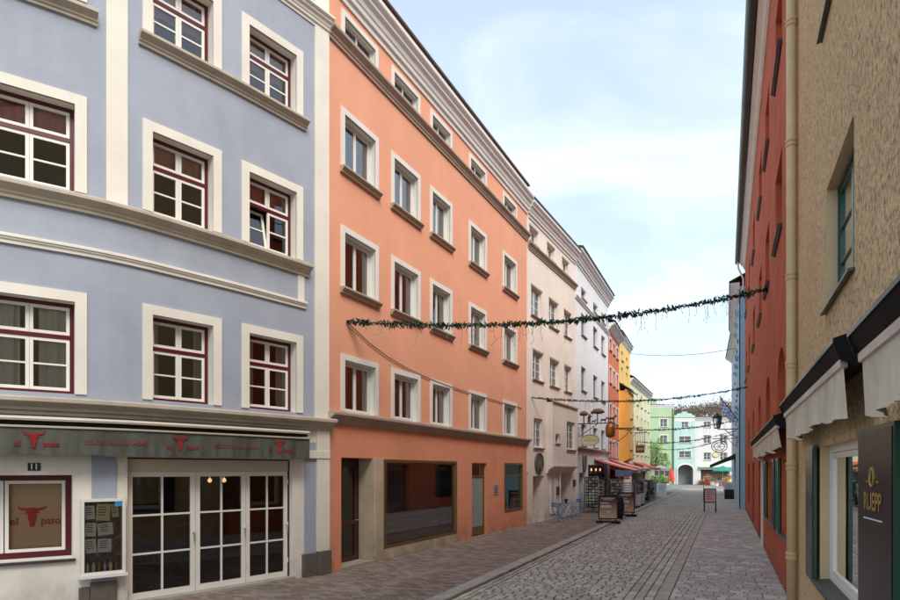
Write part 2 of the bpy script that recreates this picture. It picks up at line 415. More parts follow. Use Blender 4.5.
def mould(F, root, name, kind, u0, u1, z0, z1, p, mat):
    return MB().fprism(F, prof(kind, z0, z1, p), u0, u1).build(name, mat, root)
def ring(mb, F, u0, u1, z0, z1, w, d0, d1, bottom=True, wb=None):
    wb = w if wb is None else wb
    mb.fbox(F, u0, u1, z1-w, z1, d0, d1)
    if bottom: mb.fbox(F, u0, u1, z0, z0+wb, d0, d1)
    zb = z0+wb if bottom else z0
    mb.fbox(F, u0, u0+w, zb, z1-w, d0, d1); mb.fbox(F, u1-w, u1, zb, z1-w, d0, d1)
def curtain(F, win, u0, u1, z0, z1, d, mat, part=1.0, name='curtain'):
    mb = MB(); n = 28
    ph = rnd.random()*6
    for k in range(n):
        a = k/n; b = (k+1)/n
        if part < 1 and part/2 < (a+b)/2 < 1-part/2: continue
        f = lambda x: d+.02*math.sin(x*n*.9+ph)+.012*math.sin(x*61+ph)
        ua, ub = u0+(u1-u0)*a, u0+(u1-u0)*b
        mb.quad(F.P(ua, z0, f(a)), F.P(ub, z0, f(b)), F.P(ub, z1, f(b)), F.P(ua, z1, f(a)))
    return mb.build(name, mat, win, smooth=False)
def window(F, root, u0, u1, z0, z1, r=.25, fm=None, sm=None, gm=None, fw=.05, cols=2, transom=None, lower_m=0, upper_m=0, vm=0, sill=None, surr=None, cur=None, ft=.07, label=None, bev=True, openleaf=False, sw=.045):
    """window = outer frame; sub-parts: sash rings with glazing bars, panes, sill, surround, curtain"""
    fm = fm or M_WOODW; sm = sm or fm; gm = gm or M_GLASS
    d0, d1 = -r-ft, -r+.005
    f = MB(); ring(f, F, u0-.003, u1+.003, z0-.003, z1+.003, fw, d0, d1)
    zt = None
    if transom:
        zt = z0+(z1-z0)*transom; f.fbox(F, u0+fw, u1-fw, zt-fw*.55, zt+fw*.55, d0, d1)
    win = f.build('window', fm, root, label=label)
    rows = [(z0+fw, (zt-fw*.55) if zt else z1-fw, lower_m)]
    if zt: rows.append((zt+fw*.55, z1-fw, upper_m))
    iu0, iu1 = u0+fw, u1-fw
    for ri, (za, zb, nm) in enumerate(rows):
        for c in range(cols):
            ua = iu0+(iu1-iu0)*c/cols+.002; ub = iu0+(iu1-iu0)*(c+1)/cols-.002
            if openleaf and ri == 0 and c == 0:
                sub = tilted(F, ua, ub, za, zb, d1)
            else: sub = F
            s = MB(); sd0, sd1 = d0+.02, d1-.012
            ring(s, sub, ua, ub, za+.002, zb-.002, sw, sd0, sd1)
            pa, pb, pz0, pz1 = ua+sw, ub-sw, za+sw, zb-sw
            zsp = [pz0+(pz1-pz0)*k/(nm+1) for k in range(nm+2)]; usp = [pa+(pb-pa)*k/(vm+1) for k in range(vm+2)]
            for z in zsp[1:-1]: s.fbox(sub, pa, pb, z-.014, z+.014, sd0+.005, sd1-.004)
            for u in usp[1:-1]: s.fbox(sub, u-.012, u+.012, pz0, pz1, sd0+.007, sd1-.006)
            s.build('sash', sm, win)
            for k in range(nm+1):
                for j in range(vm+1):
                    p = MB(); g0 = (sd0+sd1)/2
                    p.quad(sub.P(usp[j], zsp[k], g0), sub.P(usp[j+1], zsp[k], g0), sub.P(usp[j+1], zsp[k+1], g0), sub.P(usp[j], zsp[k+1], g0))
                    p.build('pane', gm, win)
    if sill:
        sh, sp, smt, ext = sill
        MB().fprism(F, prof('sill', z0-sh, z0+.004, sp), u0-ext, u1+ext).build('sill', smt, win)
    if surr:
        w, p, smt, bot = surr
        s = MB(); ring2(s, F, u0, u1, z0, z1, w, p, bot); s.build('surround', smt, win)
    if cur:
        m, part, zf = cur
        curtain(F, win, u0+.03, u1-.03, z0+.03+(z1-z0)*zf, z1-.02, d0-.05, m, part)
    return win
def ring2(s, F, u0, u1, z0, z1, w, p, bot):
    s.fbox(F, u0-w, u1+w, z1, z1+w, -.02, p)
    zb = z0-w if bot else z0
    if bot: s.fbox(F, u0-w, u1+w, z0-w, z0, -.02, p); zb = z0
    s.fbox(F, u0-w, u0, zb, z1, -.02, p); s.fbox(F, u1, u1+w, zb, z1, -.02, p)
class tilted:
    curved = False
    def __init__(s, F, ua, ub, za, zb, d): s.F, s.za, s.h = F, za, zb-za
    def P(s, u, z, d=0):
        k = (z-s.za)/s.h; return s.F.P(u, z-.01*k, d-.16*k)
def text_mesh(t, size, bold=0):
    c = bpy.data.curves.new('t', 'FONT'); c.body = t; c.size = size; c.align_x = 'CENTER'; c.align_y = 'CENTER'; c.offset = bold
    o = bpy.data.objects.new('t', c); col.objects.link(o)
    dg = bpy.context.evaluated_depsgraph_get(); me = o.evaluated_get(dg).to_mesh()
    v = [x.co.copy() for x in me.vertices]; f = [tuple(p.vertices) for p in me.polygons]
    o.evaluated_get(dg).to_mesh_clear(); bpy.data.objects.remove(o); bpy.data.curves.remove(c)
    return v, f
def ftext(mb, F, t, size, u, z, d, sx=1, bold=0, dfun=None):
    v, f = text_mesh(t, size, bold); n = len(mb.v); sg = F.side
    for p in v: mb.v.append(F.P(u+sg*p.x*sx, z+p.y, d if dfun is None else dfun(u+sg*p.x*sx, z+p.y)))
    mb.f += [tuple(n+i for i in q) for q in f]; return mb
BULL = [(-.5, .42), (-.46, .30), (-.36, .22), (-.2, .2), (-.27, .08), (-.16, .1), (-.15, -.1), (-.1, -.3), (-.09, -.42), (0, -.48), (.09, -.42), (.1, -.3), (.15, -.1), (.16, .1), (.27, .08), (.2, .2), (.36, .22), (.46, .30), (.5, .42), (.36, .33), (.18, .31), (0, .34), (-.18, .31), (-.36, .33)]
def bull(mb, F, u, z, s, d, dfun=None):
    tri = tessellate_polygon([[Vector((x, y, 0)) for x, y in BULL]]); n = len(mb.v)
    for x, y in BULL: mb.v.append(F.P(u+x*s, z+y*s, d if dfun is None else dfun(u+x*s, z+y*s)))
    mb.f += [tuple(n+i for i in t) for t in tri]; return mb

# ================================================================== ground, road, pavements
TH = math.atan(.46); SD = Vector((math.sin(TH), math.cos(TH), 0)); SN = Vector((math.cos(TH), -math.sin(TH), 0))
def S(s, t, z=0): return SD*s+SN*(1.027-t)+Vector((0, 0, z))
def px_of(p):
    return (450+600*p.x/p.y, 470+600*(2.3-p.z)/p.y) if p.y > .3 else (-9999, 9999)
M_GROUND = pm('ground_paving_far', (.25, .235, .21), .9, var=.2, vs=.6)
M_JOINTR = pm('sett_joint', (.15, .145, .10), .95, var=.4, vs=3, tint=(.05, .075, .025), bump=.3)
M_JOINTP = pm('paver_joint', (.20, .17, .145), .95, var=.3, vs=4, bump=.2)
M_SETT = multi('granite_setts', [(.33, .305, .25), (.41, .38, .31), (.48, .435, .35), (.37, .345, .29), (.52, .47, .37), (.44, .38, .295), (.34, .315, .26)], .72, .2, .5, 45, .45)
M_CLINK = multi('brown_clinkers', [(.215, .15, .115), (.25, .19, .15), (.18, .125, .10), (.29, .23, .18), (.23, .155, .115), (.26, .225, .185)], .78, .22, .3, 60, .4)
M_PAVER = multi('grey_mauve_pavers', [(.39, .35, .305), (.48, .45, .395), (.34, .30, .265), (.42, .38, .335), (.365, .325, .285), (.55, .515, .45), (.41, .37, .33)], .8, .14, .3, 60, .35)
M_KERB = pm('kerb_granite', (.43, .395, .33), .8, var=.25, vs=3, bump=.3, bs=50, fine=.06, tint=(.2, .18, .14))

def sheet(name, mat, pts, z, kind='structure', n=1):
    mb = MB(); k = len(mb.v); mb.v += [Vector((p[0], p[1], z)) for p in pts]; mb.f.append(tuple(range(k, k+len(pts))))
    o = mb.build(name, mat); o['kind'] = kind; return o
ground = sheet('ground', M_GROUND, [(-1500, -1500), (1500, -1500), (1500, 1500), (-1500, 1500)], -.075)
TL, TRK = 5.5, 2.2
road = sheet('road', M_JOINTR, [S(-6, TRK), S(84, TRK), S(84, TL), S(-6, TL)], -.036)
pavL = sheet('pavement', M_JOINTP, [S(-6, TL+.05), S(66, TL+.05), S(66, 15), S(-6, 15)], -.018)
pavR = sheet('footpath', M_JOINTP, [S(-6, -.3), S(84, -.3), S(84, TRK-.05), S(-6, TRK-.05)], -.018)
plaza = sheet('plaza', M_GROUND, [S(66, TL+.1), S(84, TL+.1), S(84, -.2), S(84.2, -.2), (60, 97), (20, 97)], -.03)
def piece_ring(a, b, c, d, top, h=.05, ch=.012, dome=0):
    """frustum with worn edges; a..d corner points at z=0 (ccw)"""
    cen = (a+b+c+d)/4; v = []
    for k, (z, ins) in enumerate(((top-h, 0), (top-ch, 0), (top, ch*1.3))):
        for p in (a, b, c, d):
            q = p+(cen-p).normalized()*ins*1.4; v.append(Vector((q.x, q.y, z)))
    f = []
    for k in (0, 4):
        for i in range(4): j = (i+1) % 4; f.append((k+i, k+j, k+4+j, k+4+i))
    f.append((8, 9, 10, 11)); return v, f
def paving(parent, name, rects, mat, z, jit, gap, ch, tilt=.0, limit=300):
    """rects [(s0,s1,t0,t1)]: the pieces showing largest become parts, the rest one joined part"""
    sc = []
    for i, r in enumerate(rects):
        p = S((r[0]+r[1])/2, (r[2]+r[3])/2); x, y = px_of(p)
        vis = -5 < x < 905 and y < 605 and p.y > 3
        sc.append((p.y if vis else 1e6+p.y, i))
    sc.sort(); near = {i for d, i in sc[:limit] if d < 1e6}
    mb = MB()
    vs = []
    for k in range(6):   # shared piece meshes, unit size
        hx = .5; j = lambda: rnd.uniform(-.045, .045)
        A = [Vector((-hx+abs(j()), -hx+abs(j()), 0)), Vector((hx-abs(j()), -hx+abs(j()), 0)), Vector((hx-abs(j()), hx-abs(j()), 0)), Vector((-hx+abs(j()), hx-abs(j()), 0))]
        v, f = piece_ring(*A, 0, h=1.0, ch=.0)
        v = v[:4]+[Vector((p.x, p.y, -.22)) for p in v[:4]]+[Vector((p.x*.88, p.y*.88, 0)) for p in v[:4]]
        me = bpy.data.meshes.new(name); me.from_pydata([tuple(p) for p in v], [], f); me.materials.append(mat); vs.append(me)
    ang = math.atan2(SD.x, SD.y)
    for i, (s0, s1, t0, t1) in enumerate(rects):
        zt = z+rnd.uniform(-jit, jit)
        if i in near:
            o = bpy.data.objects.new(name, rnd.choice(vs)); col.objects.link(o); o.parent = parent
            c = S((s0+s1)/2, (t0+t1)/2, zt); o.location = c
            o.scale = (t1-t0-gap, s1-s0-gap, .05); o.rotation_euler = (rnd.gauss(0, tilt), rnd.gauss(0, tilt), -ang+rnd.gauss(0, tilt))
            continue
        g = gap/2; jj = lambda: rnd.uniform(0, gap*.6)
        a, b, c, d = S(s0+g+jj(), t1-g-jj()), S(s0+g+jj(), t0+g+jj()), S(s1-g-jj(), t0+g+jj()), S(s1-g-jj(), t1-g-jj())
        v, f = piece_ring(a, b, c, d, zt, .05, ch); n = len(mb.v); tx, ty = rnd.gauss(0, tilt*.08), rnd.gauss(0, tilt*.08)
        mb.v += v; mb.f += [tuple(n+q for q in w) for w in f]
    mb.build(name, mat, parent, kind='stuff')
# road: transverse courses of granite setts, three running rows along the right edge, two along the left
rc = []; s = 3.0
while s < 82:
    h = rnd.uniform(.135, .175); t = TRK+.50+rnd.uniform(-.0, .0); te = TL-.26
    t -= 0
    while t < te-.07:
        w = min(rnd.uniform(.14, .235), te-t)
        if te-t-w < .08: w = te-t
        rc.append((s, s+h, t, t+w)); t += w
    s += h
for t0, t1 in ((TRK-.003, TRK+.171), (TRK+.163, TRK+.339), (TRK+.331, TRK+.506), (TL-.25, TL-.13), (TL-.125, TL-.01)):
    s = 3.0
    while s < 82:
        h = rnd.uniform(.17, .28); rc.append((s, s+h, t0, t1)); s += h
paving(road, 'granite_sett', rc, M_SETT, -.016, .005, .018, .010, .02)
# left pavement clinkers (courses across the pavement)
rc = []; s = 6.0; k = 0
while s < 66:
    te = 13.2 if s < 15 else (9.6 if s < 30 else 8.9); t = TL+.31+(.1 if k % 2 else 0)-.1
    while t < te:
        a = max(t, TL+.31); rc.append((s, s+.102, a, t+.205)); t += .205
    s += .102; k += 1
paving(pavL, 'clinker_paver', rc, M_CLINK, .0, .003, .006, .004, .008)
# right pavement: mixed-length slabs in rows along the street
rc = []; s = 2.0
while s < 80:
    h = rnd.choice((.155, .155, .205)); t = .0; te = TRK-.25
    while t < te-.02:
        w = min(rnd.choice((.155, .205, .255, .31)), te-t)
        if te-t-w < .07: w = te-t
        rc.append((s, s+h, t, t+w)); t += w
    s += h
paving(pavR, 'paving_slab', rc, M_PAVER, .0, .002, .005, .003, .006)
# kerbs
def kerb(name, parent, t0, t1, z, ls):
    s = 3.0; i = 0
    while s < 80:
        L = rnd.uniform(*ls); v, f = piece_ring(S(s+.004, t1), S(s+.004, t0), S(s+L-.004, t0), S(s+L-.004, t1), z+rnd.uniform(-.004, .004), .14, .014)
        mb = MB(); mb.v = v; mb.f = f; mb.build(name, M_KERB, parent); s += L
kl = sheet('kerb', M_JOINTP, [S(-6, TL+.005), S(82, TL+.005), S(82, TL+.30), S(-6, TL+.30)], -.045)
kerb('kerb_stone', kl, TL+.005, TL+.295, .03, (.7, 1.15))
kr = sheet('edging_strip', M_JOINTP, [S(-6, TRK-.24), S(82, TRK-.24), S(82, TRK-.01), S(-6, TRK-.01)], -.045)
kerb('edging_stone', kr, TRK-.24, TRK-.012, .006, (.6, 1.0))
# manhole lids in the road
for s_, t_ in ((33, 2.95), (27.5, 2.75)):
    mb = MB(); a = S(s_-.25, t_-.2); mb.hexa([S(s_-.25, t_+.2, -.05), S(s_-.25, t_-.2, -.05), S(s_+.25, t_-.2, -.05), S(s_+.25, t_+.2, -.05), S(s_-.25, t_+.2, -.004), S(s_-.25, t_-.2, -.004), S(s_+.25, t_-.2, -.004), S(s_+.25, t_+.2, -.004)])
    mb.build('drain_cover', M_SLATE, road, bevel=.01)

# ================================================================== left side: blue house
def thb(u):
    f = min(1, max(0, (u-2.5)/1.7)); f = f*f*(3-2*f); a = 56.3+(41.4-56.3)*f
    g = min(1, max(0, (u-4.9)/1.2)); g = g*g*(3-2*g); return R(a+(38.1-41.4)*g)
FB = Curved((-2.72, 13.4), 7.83, -4.0, thb)
blue = empty('blue_house', FB.P(2, 0), 'curved light blue house with maroon windows above a restaurant front with white glazed doors', 'house')
cols_b = [(1.6, 2.81), (3.97, 5.07), (5.82, 6.96)]
rows_b = [(3.52, 5.0), (6.78, 8.18), (9.88, 11.08)]
ops = [(a, b, c, d, .2) for a, b in cols_b for c, d in rows_b]+[(-1.6, -.4, c, d, .2) for c, d in rows_b]
cols_b0 = [(-1.6, -.4)]+cols_b
wall(FB, -4, 7.83, 3.3, 15, ops, 'wall', M_BLUE, blue, rm=M_CREAM)
gops = [(.98, 2.78, .9, 2.22, .36), (3.57, 6.87, .05, 2.52, .14)]
wall(FB, -4, 7.83, 0, 3.3, gops, 'ground_floor_wall', M_CREAM, blue)
shell(FB, blue, -3.95, 7.8, 15, (3.2, 6.3, 9.4, 12.4), 7, 3.2, ext=M_BLUE, im=M_INTD)
for i, (a, b) in enumerate(cols_b0):
    for j, (c, d) in enumerate(rows_b):
        cur = {0: (M_CURT, (.9, .8, .35, .5)[i], 0), 1: (M_PINKREFL, 1, .64), 2: (M_PINKREFL, 1, .45)}[j]  # upper rows: pink sheet coloured as the reflection in the panes
        window(FB, blue, a, b, c, d, .2, M_MAROON, M_WOODW, M_GLASS, .06, 2, .63, 1, 0, 0, None, (.165, .025, M_CREAM, j == 0 and False), cur, openleaf=(i == 3 and j == 1), sw=.05)
mould(FB, blue, 'cornice', 'cornice', -4, 7.9, 3.16, 3.43, .24, M_SILL)
mould(FB, blue, 'sill_course', 'cornice', -4, 7.27, 6.46, 6.70, .2, M_SILL)
mould(FB, blue, 'string_course', 'sill', -4, 7.19, 5.76, 5.90, .09, M_CREAM)
mould(FB, blue, 'sill_moulding', 'cornice', 3.74, 7.2, 9.58, 9.79, .17, M_SILL)
mould(FB, blue, 'sill_moulding', 'cornice', 1.3, 3.12, 9.55, 9.76, .17, M_SILL)
mould(FB, blue, 'upper_cornice', 'attic', -4, 7.86, 12.0, 12.35, .2, M_CREAM)
mould(FB, blue, 'eaves_cornice', 'attic', -4, 7.86, 14.4, 15.0, .35, M_CREAM)
MB().fbox(FB, 3.25, 3.57, 6.7, 14.4, -.02, .02).build('pilaster', M_CREAM, blue)
MB().fbox(FB, 7.44, 7.835, 3.43, 14.4, -.02, .03).build('corner_pilaster', M_CREAM, blue)
MB().fbox(FB, 7.0, 7.16, 5.9, 6.46, -.02, .02).build('band_end', M_CREAM, blue)
# ground floor dressings
MB().fbox(FB, 3.04, 3.40, .47, 3.16, -.02, .02).build('blue_pilaster', M_BLUE, blue)
MB().fbox(FB, 3.02, 3.40, 0, .47, -.02, .06).build('plinth_stone', M_DKSTONE, blue, bevel=.015)
MB().fbox(FB, 2.86, 3.015, 0, .40, -.02, .05).build('plinth_stone', M_DKSTONE, blue, bevel=.015)
MB().fbox(FB, 7.16, 7.47, .5, 2.9, -.02, .015).build('blue_pilaster', M_BLUE, blue)
MB().fbox(FB, 7.48, 7.835, .52, 3.16, -.02, .05).build('corner_pilaster', M_CREAM, blue)
MB().fbox(FB, 7.10, 7.48, 0, .5, -.02, .06).build('plinth_stone', M_DKSTONE, blue, bevel=.015)
MB().fbox(FB, 7.485, 7.85, 0, .52, -.02, .10).build('plinth_stone', M_DKSTONE, blue, bevel=.015)
MB().fbox(FB, 7.08, 7.83, 2.55, 2.72, -.02, .07).build('pilaster_cap', M_CREAM, blue, bevel=.01)
# shop window of the restaurant
w = MB(); ring(w, FB, .98, 2.78, .9, 2.22, .085, -.42, -.34); win = w.build('window', M_MAROON, blue)
for a, b in ((1.07, 1.87), (1.885, 2.69)):
    s_ = MB(); ring(s_, FB, a, b, .99, 2.13, .05, -.405, -.355); s_.build('sash', M_WOODW, win)
    MB().quad(FB.P(a+.05, 1.04, -.38), FB.P(b-.05, 1.04, -.38), FB.P(b-.05, 2.08, -.38), FB.P(a+.05, 2.08, -.38)).build('pane', M_CLEAR, win)
MB().fprism(FB, [(-.36, .86), (.05, .84), (.05, .88), (-.36, .905)], .95, 2.82).build('sill', M_SLATE, win)
MB().fbox(FB, 1.05, 1.87, .95, 2.15, -.47, -.455).build('blind', M_CURT2, win)
MB().fbox(FB, 1.89, 2.70, .95, 2.15, -.47, -.455).build('blind', M_KRAFT, win)
lg = MB(); bull(lg, FB, 2.24, 1.56, .40, -.452); ftext(lg, FB, 'el', .17, 2.0, 1.47, -.452, 1, .004); ftext(lg, FB, 'paso', .17, 2.49, 1.47, -.452, .85, .004)
lg.build('bull_logo', M_LOGOW, win)
MB().fbox(FB, 1.12, 1.80, 1.40, 1.80, -.452, -.44).build('notice_board', M_BROWNB, win)
lt = MB()
for k in range(3):
    for q in range(4): lt.fbox(FB, 1.2+q*.14, 1.2+q*.14+rnd.uniform(.07, .12), 1.49+k*.09, 1.505+k*.09, -.44, -.437)
lt.build('board_writing', M_SIGNC, win)
# number plate
np_ = empty('house_number_plate', FB.P(2.27, 2.34, .03), 'small black house number plate reading 11 above the restaurant window', 'number plate')
MB().fbox(FB, 2.19, 2.35, 2.29, 2.41, .002, .02).build('plate', M_CHALK, np_)
ftext(MB(), FB, '11', .12, 2.27, 2.35, .0225, 1, .004).build('lettering', M_WTXT, np_)
# folding glazed doors
dr = MB(); ring(dr, FB, 3.57, 6.87, .05, 2.52, .03, -.2, -.115, False)
dframe = dr.build('door_frame', M_MAROON, blue)
MB().fbox(FB, 3.6, 6.84, 2.27, 2.49, -.19, -.125).build('transom_board', M_BEIGEW, dframe)
MB().fbox(FB, 3.5, 6.9, 0, .055, -.2, .06).build('threshold', M_KERB, dframe)
leaf = [(3.605, 4.79), (4.80, 5.83), (5.84, 6.83)]
for li, (a, b) in enumerate(leaf):
    s_ = MB(); st = .085; d0, d1 = -.185, -.13
    ring(s_, FB, a, b, .06, 2.265, st, d0, d1, True, .11)
    pu = [a+st, (a+b)/2, b-st]; pz = [.17, .17+.67, .17+1.34, 2.18]
    for z in pz[1:3]: s_.fbox(FB, pu[0], pu[2], z-.016, z+.016, d0+.01, d1-.002)
    s_.fbox(FB, pu[1]-.016, pu[1]+.016, .17, 2.18, d0+.012, d1-.004)
    dl = s_.build('door', M_WOODW, blue)
    for i in range(2):
        for j in range(3):
            MB().quad(FB.P(pu[i], pz[j], -.16), FB.P(pu[i+1], pz[j], -.16), FB.P(pu[i+1], pz[j+1], -.16), FB.P(pu[i], pz[j+1], -.16)).build('pane', M_GLASSD, dl)
    h = MB(); h.tube([FB.P(b-.04, 1.15, -.13), FB.P(b-.04, 1.15, -.07), FB.P(b-.04, .98, -.07)], .012); h.build('handle', M_ALU, dl)
    hh = MB()
    for z in (.35, 1.1, 2.0): hh.fbox(FB, b-.012, b+.012, z, z+.1, -.131, -.115)
    hh.build('hinge', M_GREYW, dl)
# restaurant interior seen through the doors
it = empty('restaurant_bar', FB.P(5, 0, -2.4), 'dark wooden bar with warm lamps inside the restaurant doors', 'bar counter')
MB().fbox(FB, 3.8, 6.6, 0, 1.1, -2.6, -2.1).build('counter', M_DKWOOD, it)
MB().fbox(FB, 3.8, 6.6, 1.1, 1.16, -2.65, -2.0).build('counter_top', M_BROWNB, it)
MB().fbox(FB, 4.6, 5.6, 1.55, 2.3, -3.15, -3.1).build('yellow_board', M_SIGNC, it)
M_LAMP = emis('warm_lamp', (1, .62, .25), .5)
for u in (6.15, 6.5):
    l = MB(); l.lathe(FB.P(u, 2.05, -2.0), [(.01, .07), (.03, .06), (.045, .03), (.045, 0), (.03, -.02), (.01, -.03)], 10)
    l.tube([FB.P(u, 2.1, -2.0), FB.P(u, 3.0, -2.0)], .006); l.build('pendant_lamp', M_LAMP, it)
# menu display case
dc = empty('menu_display_case', FB.P(3.2, .62, .1), 'glazed white menu case with pinned papers on a blue pilaster beside the restaurant window', 'display case')
b_ = MB(); ring(b_, FB, 2.885, 3.505, .60, 1.83, .045, .022, .14); b_.build('case_frame', M_WOODW, dc, bevel=.006)
MB().fbox(FB, 2.93, 3.46, .645, 1.785, .024, .035).build('back_board', pm('flowered_back', (.16, .09, .07), .8, var=.6, vs=16, tint=(.55, .42, .34), bump=0), dc)
MB().fbox(FB, 2.86, 3.53, .55, .598, .022, .18).build('ledge', M_WOODW, dc)
MB().quad(FB.P(2.93, .645, .12), FB.P(3.46, .645, .12), FB.P(3.46, 1.785, .12), FB.P(2.93, 1.785, .12)).build('pane', M_CLEAR, dc)
for q, (u, z, wd, hh_, rot) in enumerate(((2.95, 1.5, .13, .22, .05), (3.1, 1.47, .2, .27, -.06), (3.32, 1.52, .1, .22, .1), (2.95, 1.22, .15, .22, -.05), (3.12, 1.23, .22, .2, .08), (2.95, .95, .15, .23, .06), (3.12, .95, .2, .22, -.02))):
    p = MB(); c0 = (u+wd/2, z+hh_/2); cr, sr = math.cos(rot), math.sin(rot)
    g = lambda x, y: FB.P(c0[0]+x*cr-y*sr, c0[1]+x*sr+y*cr, .045+.004*(q % 3))
    p.quad(g(-wd/2, -hh_/2), g(wd/2, -hh_/2), g(wd/2, hh_/2), g(-wd/2, hh_/2)); sh = p.build('menu_sheet', M_PAPER if q not in (1, 2) else M_SIGNC, dc)
    l = MB()
    g2 = lambda x, y: FB.P(c0[0]+x*cr-y*sr, c0[1]+x*sr+y*cr, .0475+.004*(q % 3))
    for k in range(4):
        y = hh_*(.3-.16*k); l.quad(g2(-wd*.35, y), g2(wd*rnd.uniform(.1, .38), y), g2(wd*.2, y+.012), g2(-wd*.35, y+.012))
    l.build('printed_lines', M_CHALK, sh)
MB().fbox(FB, 3.35, 3.46, 1.70, 1.79, .125, .128).build('sticker', M_BLUEP, dc)
for k in range(6):
    u = 2.98+.08*k; MB().lathe(FB.P(u, .65, .075), [(.02, 0), (.028, .03), (.03, .09+.02*(k % 3)), (.012, .13), (.012, .15)], 8).build('jar', [M_ALU, M_SIGNC, M_COPPER][k % 3], dc)
# restaurant awning (rolled in, valance hanging)
aw = empty('restaurant_awning', FB.P(3, 2.9, .2), 'rolled in grey green awning with bull logo valance over the restaurant front', 'awning')
MB().fprism(FB, [(.02, 3.0), (.26, 3.0), (.26, 3.12), (.02, 3.13)], -4, 7.05).build('cassette', M_CASS, aw)
MB().fprism(FB, [(.262, 3.06), (.33, 3.05), (.345, 3.08), (.33, 3.11), (.262, 3.12)], -4, 7.05).build('cover_strip', M_BEIGEW, aw)
MB().fprism(FB, [(.28, 2.955), (.37, 2.945), (.375, 2.975), (.28, 2.975)], -4, 7.06).build('front_rail', M_BEIGEW, aw)
def valf(u, z): 
    k = (2.95-z)/.42
    return .345+k*(.022*math.sin(u*11+.6*math.sin(u*1.7))+.016*math.sin(u*23+1+math.sin(u*3.1))+.014*math.sin(u*5.3)+.008*math.sin(u*41))-.02*k
def cloth(F, u0, u1, z0, z1, fn, nu, nz_, edge=None):
    mb = MB()
    for i in range(nu+1):
        for j in range(nz_+1):
            u = u0+(u1-u0)*i/nu; z = z0+(z1-z0)*j/nz_
            if edge and j == 0: z += edge(u)
            mb.v.append(F.P(u, z, fn(u, z)))
    for i in range(nu):
        for j in range(nz_):
            a = i*(nz_+1)+j; mb.f.append((a, a+nz_+1, a+nz_+2, a+1))
    return mb
vl = cloth(FB, -4, 7.04, 2.53, 2.95, valf, 330, 4, lambda u: .012*math.sin(u*9)).build('valance', M_AWN, aw, smooth=True)
vo = lambda u, z: valf(u, z)+.013
lg = MB()
for u in (2.27, 4.30, 6.28, .3):
    bull(lg, FB, u, 2.77, .30, 0, vo); ftext(lg, FB, 'el', .12, u-.2, 2.70, 0, 1, .003, vo); ftext(lg, FB, 'paso', .12, u+.22, 2.70, 0, 1, .003, vo)
lg.build('bull_logo', M_LOGO, vl)
lg = MB()
for u in (3.35, 5.35, 1.25): ftext(lg, FB, 'COCKTAILS & MORE', .095, u, 2.74, 0, 1.0, .002, vo)
lg.build('lettering', M_LOGOF, vl)

# ================================================================== orange house
FO = fac((-2.72, 13.4), (3.25, 25.36)); LO = FO.L
orange = empty('orange_house', FO.P(6, 0), 'tall orange house with pale stone window surrounds and a wide bronze framed shop window', 'house')
cols_o = [(.59, 1.87), (2.76, 4.03), (4.90, 6.08), (7.63, 8.86), (10.71, 11.98)]
rows_o = [(3.66, 4.86), (6.52, 7.82), (9.3, 10.56), (12.3, 12.84)]
ops = [(a, b, c, d, .22 if c < 12 else .16) for a, b in cols_o for c, d in rows_o]
wall(FO, 0, LO, 3.45, 14.3, ops, 'wall', M_ORANGE, orange, rm=M_SURR)
gops = [(.48, 1.83, 0, 2.59, .42), (2.25, 6.52, .27, 2.58, .1), (7.76, 9.05, 0, 2.54, .16), (10.75, 12.78, .7, 2.58, .1)]
wall(FO, 0, LO, 0, 3.45, gops, 'ground_floor_wall', M_ORANGE2, orange)
shell(FO, orange, 0, LO, 14.3, (3.3, 6.1, 9.0, 11.9), 8, 3.4, eave=.12, ext=M_ORANGE)
for i, (a, b) in enumerate(cols_o):
    for j, (c, d) in enumerate(rows_o):
        cu = rnd.choice([(M_CURT, .6, 0), (M_CURT, .8, 0), (M_CURT, 1, .0), (M_CURT, 1, .3), (M_CURT, .7, 0)])
        if j == 3: cu = None
        window(FO, orange, a, b, c, d, .15 if j < 3 else .10, M_GREYW, M_WOODW, M_GLASSO, .05 if j < 3 else .03, 2, None, 0, 0, 0,
               (.135, .14, M_OSILL, .17) if j in (1, 2) else None, (.135 if j < 3 else .12, .03, M_SURR, False), cu, sw=.045 if j < 3 else .025)
mould(FO, orange, 'cornice', 'cornice', -.03, LO+.1, 3.36, 3.62, .2, M_OSILL)
mould(FO, orange, 'upper_cornice', 'cornice', -.02, LO+.02, 11.98, 12.28, .18, M_OSILL)
mould(FO, orange, 'eaves_cornice', 'attic', -.02, LO+.02, 13.12, 13.86, .34, M_SURR)
MB().fbox(FO, -.02, LO, 13.86, 14.26, -.05, .06).build('parapet', M_ORANGE, orange)
MB().fprism(FO, [(-.05, 14.28), (.14, 14.27), (.14, 14.30), (-.05, 14.31)], -.05, LO+.02).build('roof_edge', M_SLATE, orange)
MB().fbox(FO, LO-.35, LO+.3, 14.3, 14.95, -.9, -.3).build('chimney', M_SURR, orange, bevel=.03)
# travertine dressing round the shop window
MB().fbox(FO, 1.84, 2.24, .0, 2.59, -.41, .025).build('stone_pillar', M_STONE, orange, bevel=.01)
MB().fbox(FO, 2.245, 6.54, .0, .265, -.02, .03).build('stone_apron', M_STONE, orange, bevel=.01)
MB().fbox(FO, 1.76, 1.834, .051, 2.585, -.415, -.004).build('stone_lining', M_STONE, orange)
MB().fbox(FO, .49, 1.835, 0, .05, -.42, .02).build('door_step', M_KERB, orange, bevel=.01)
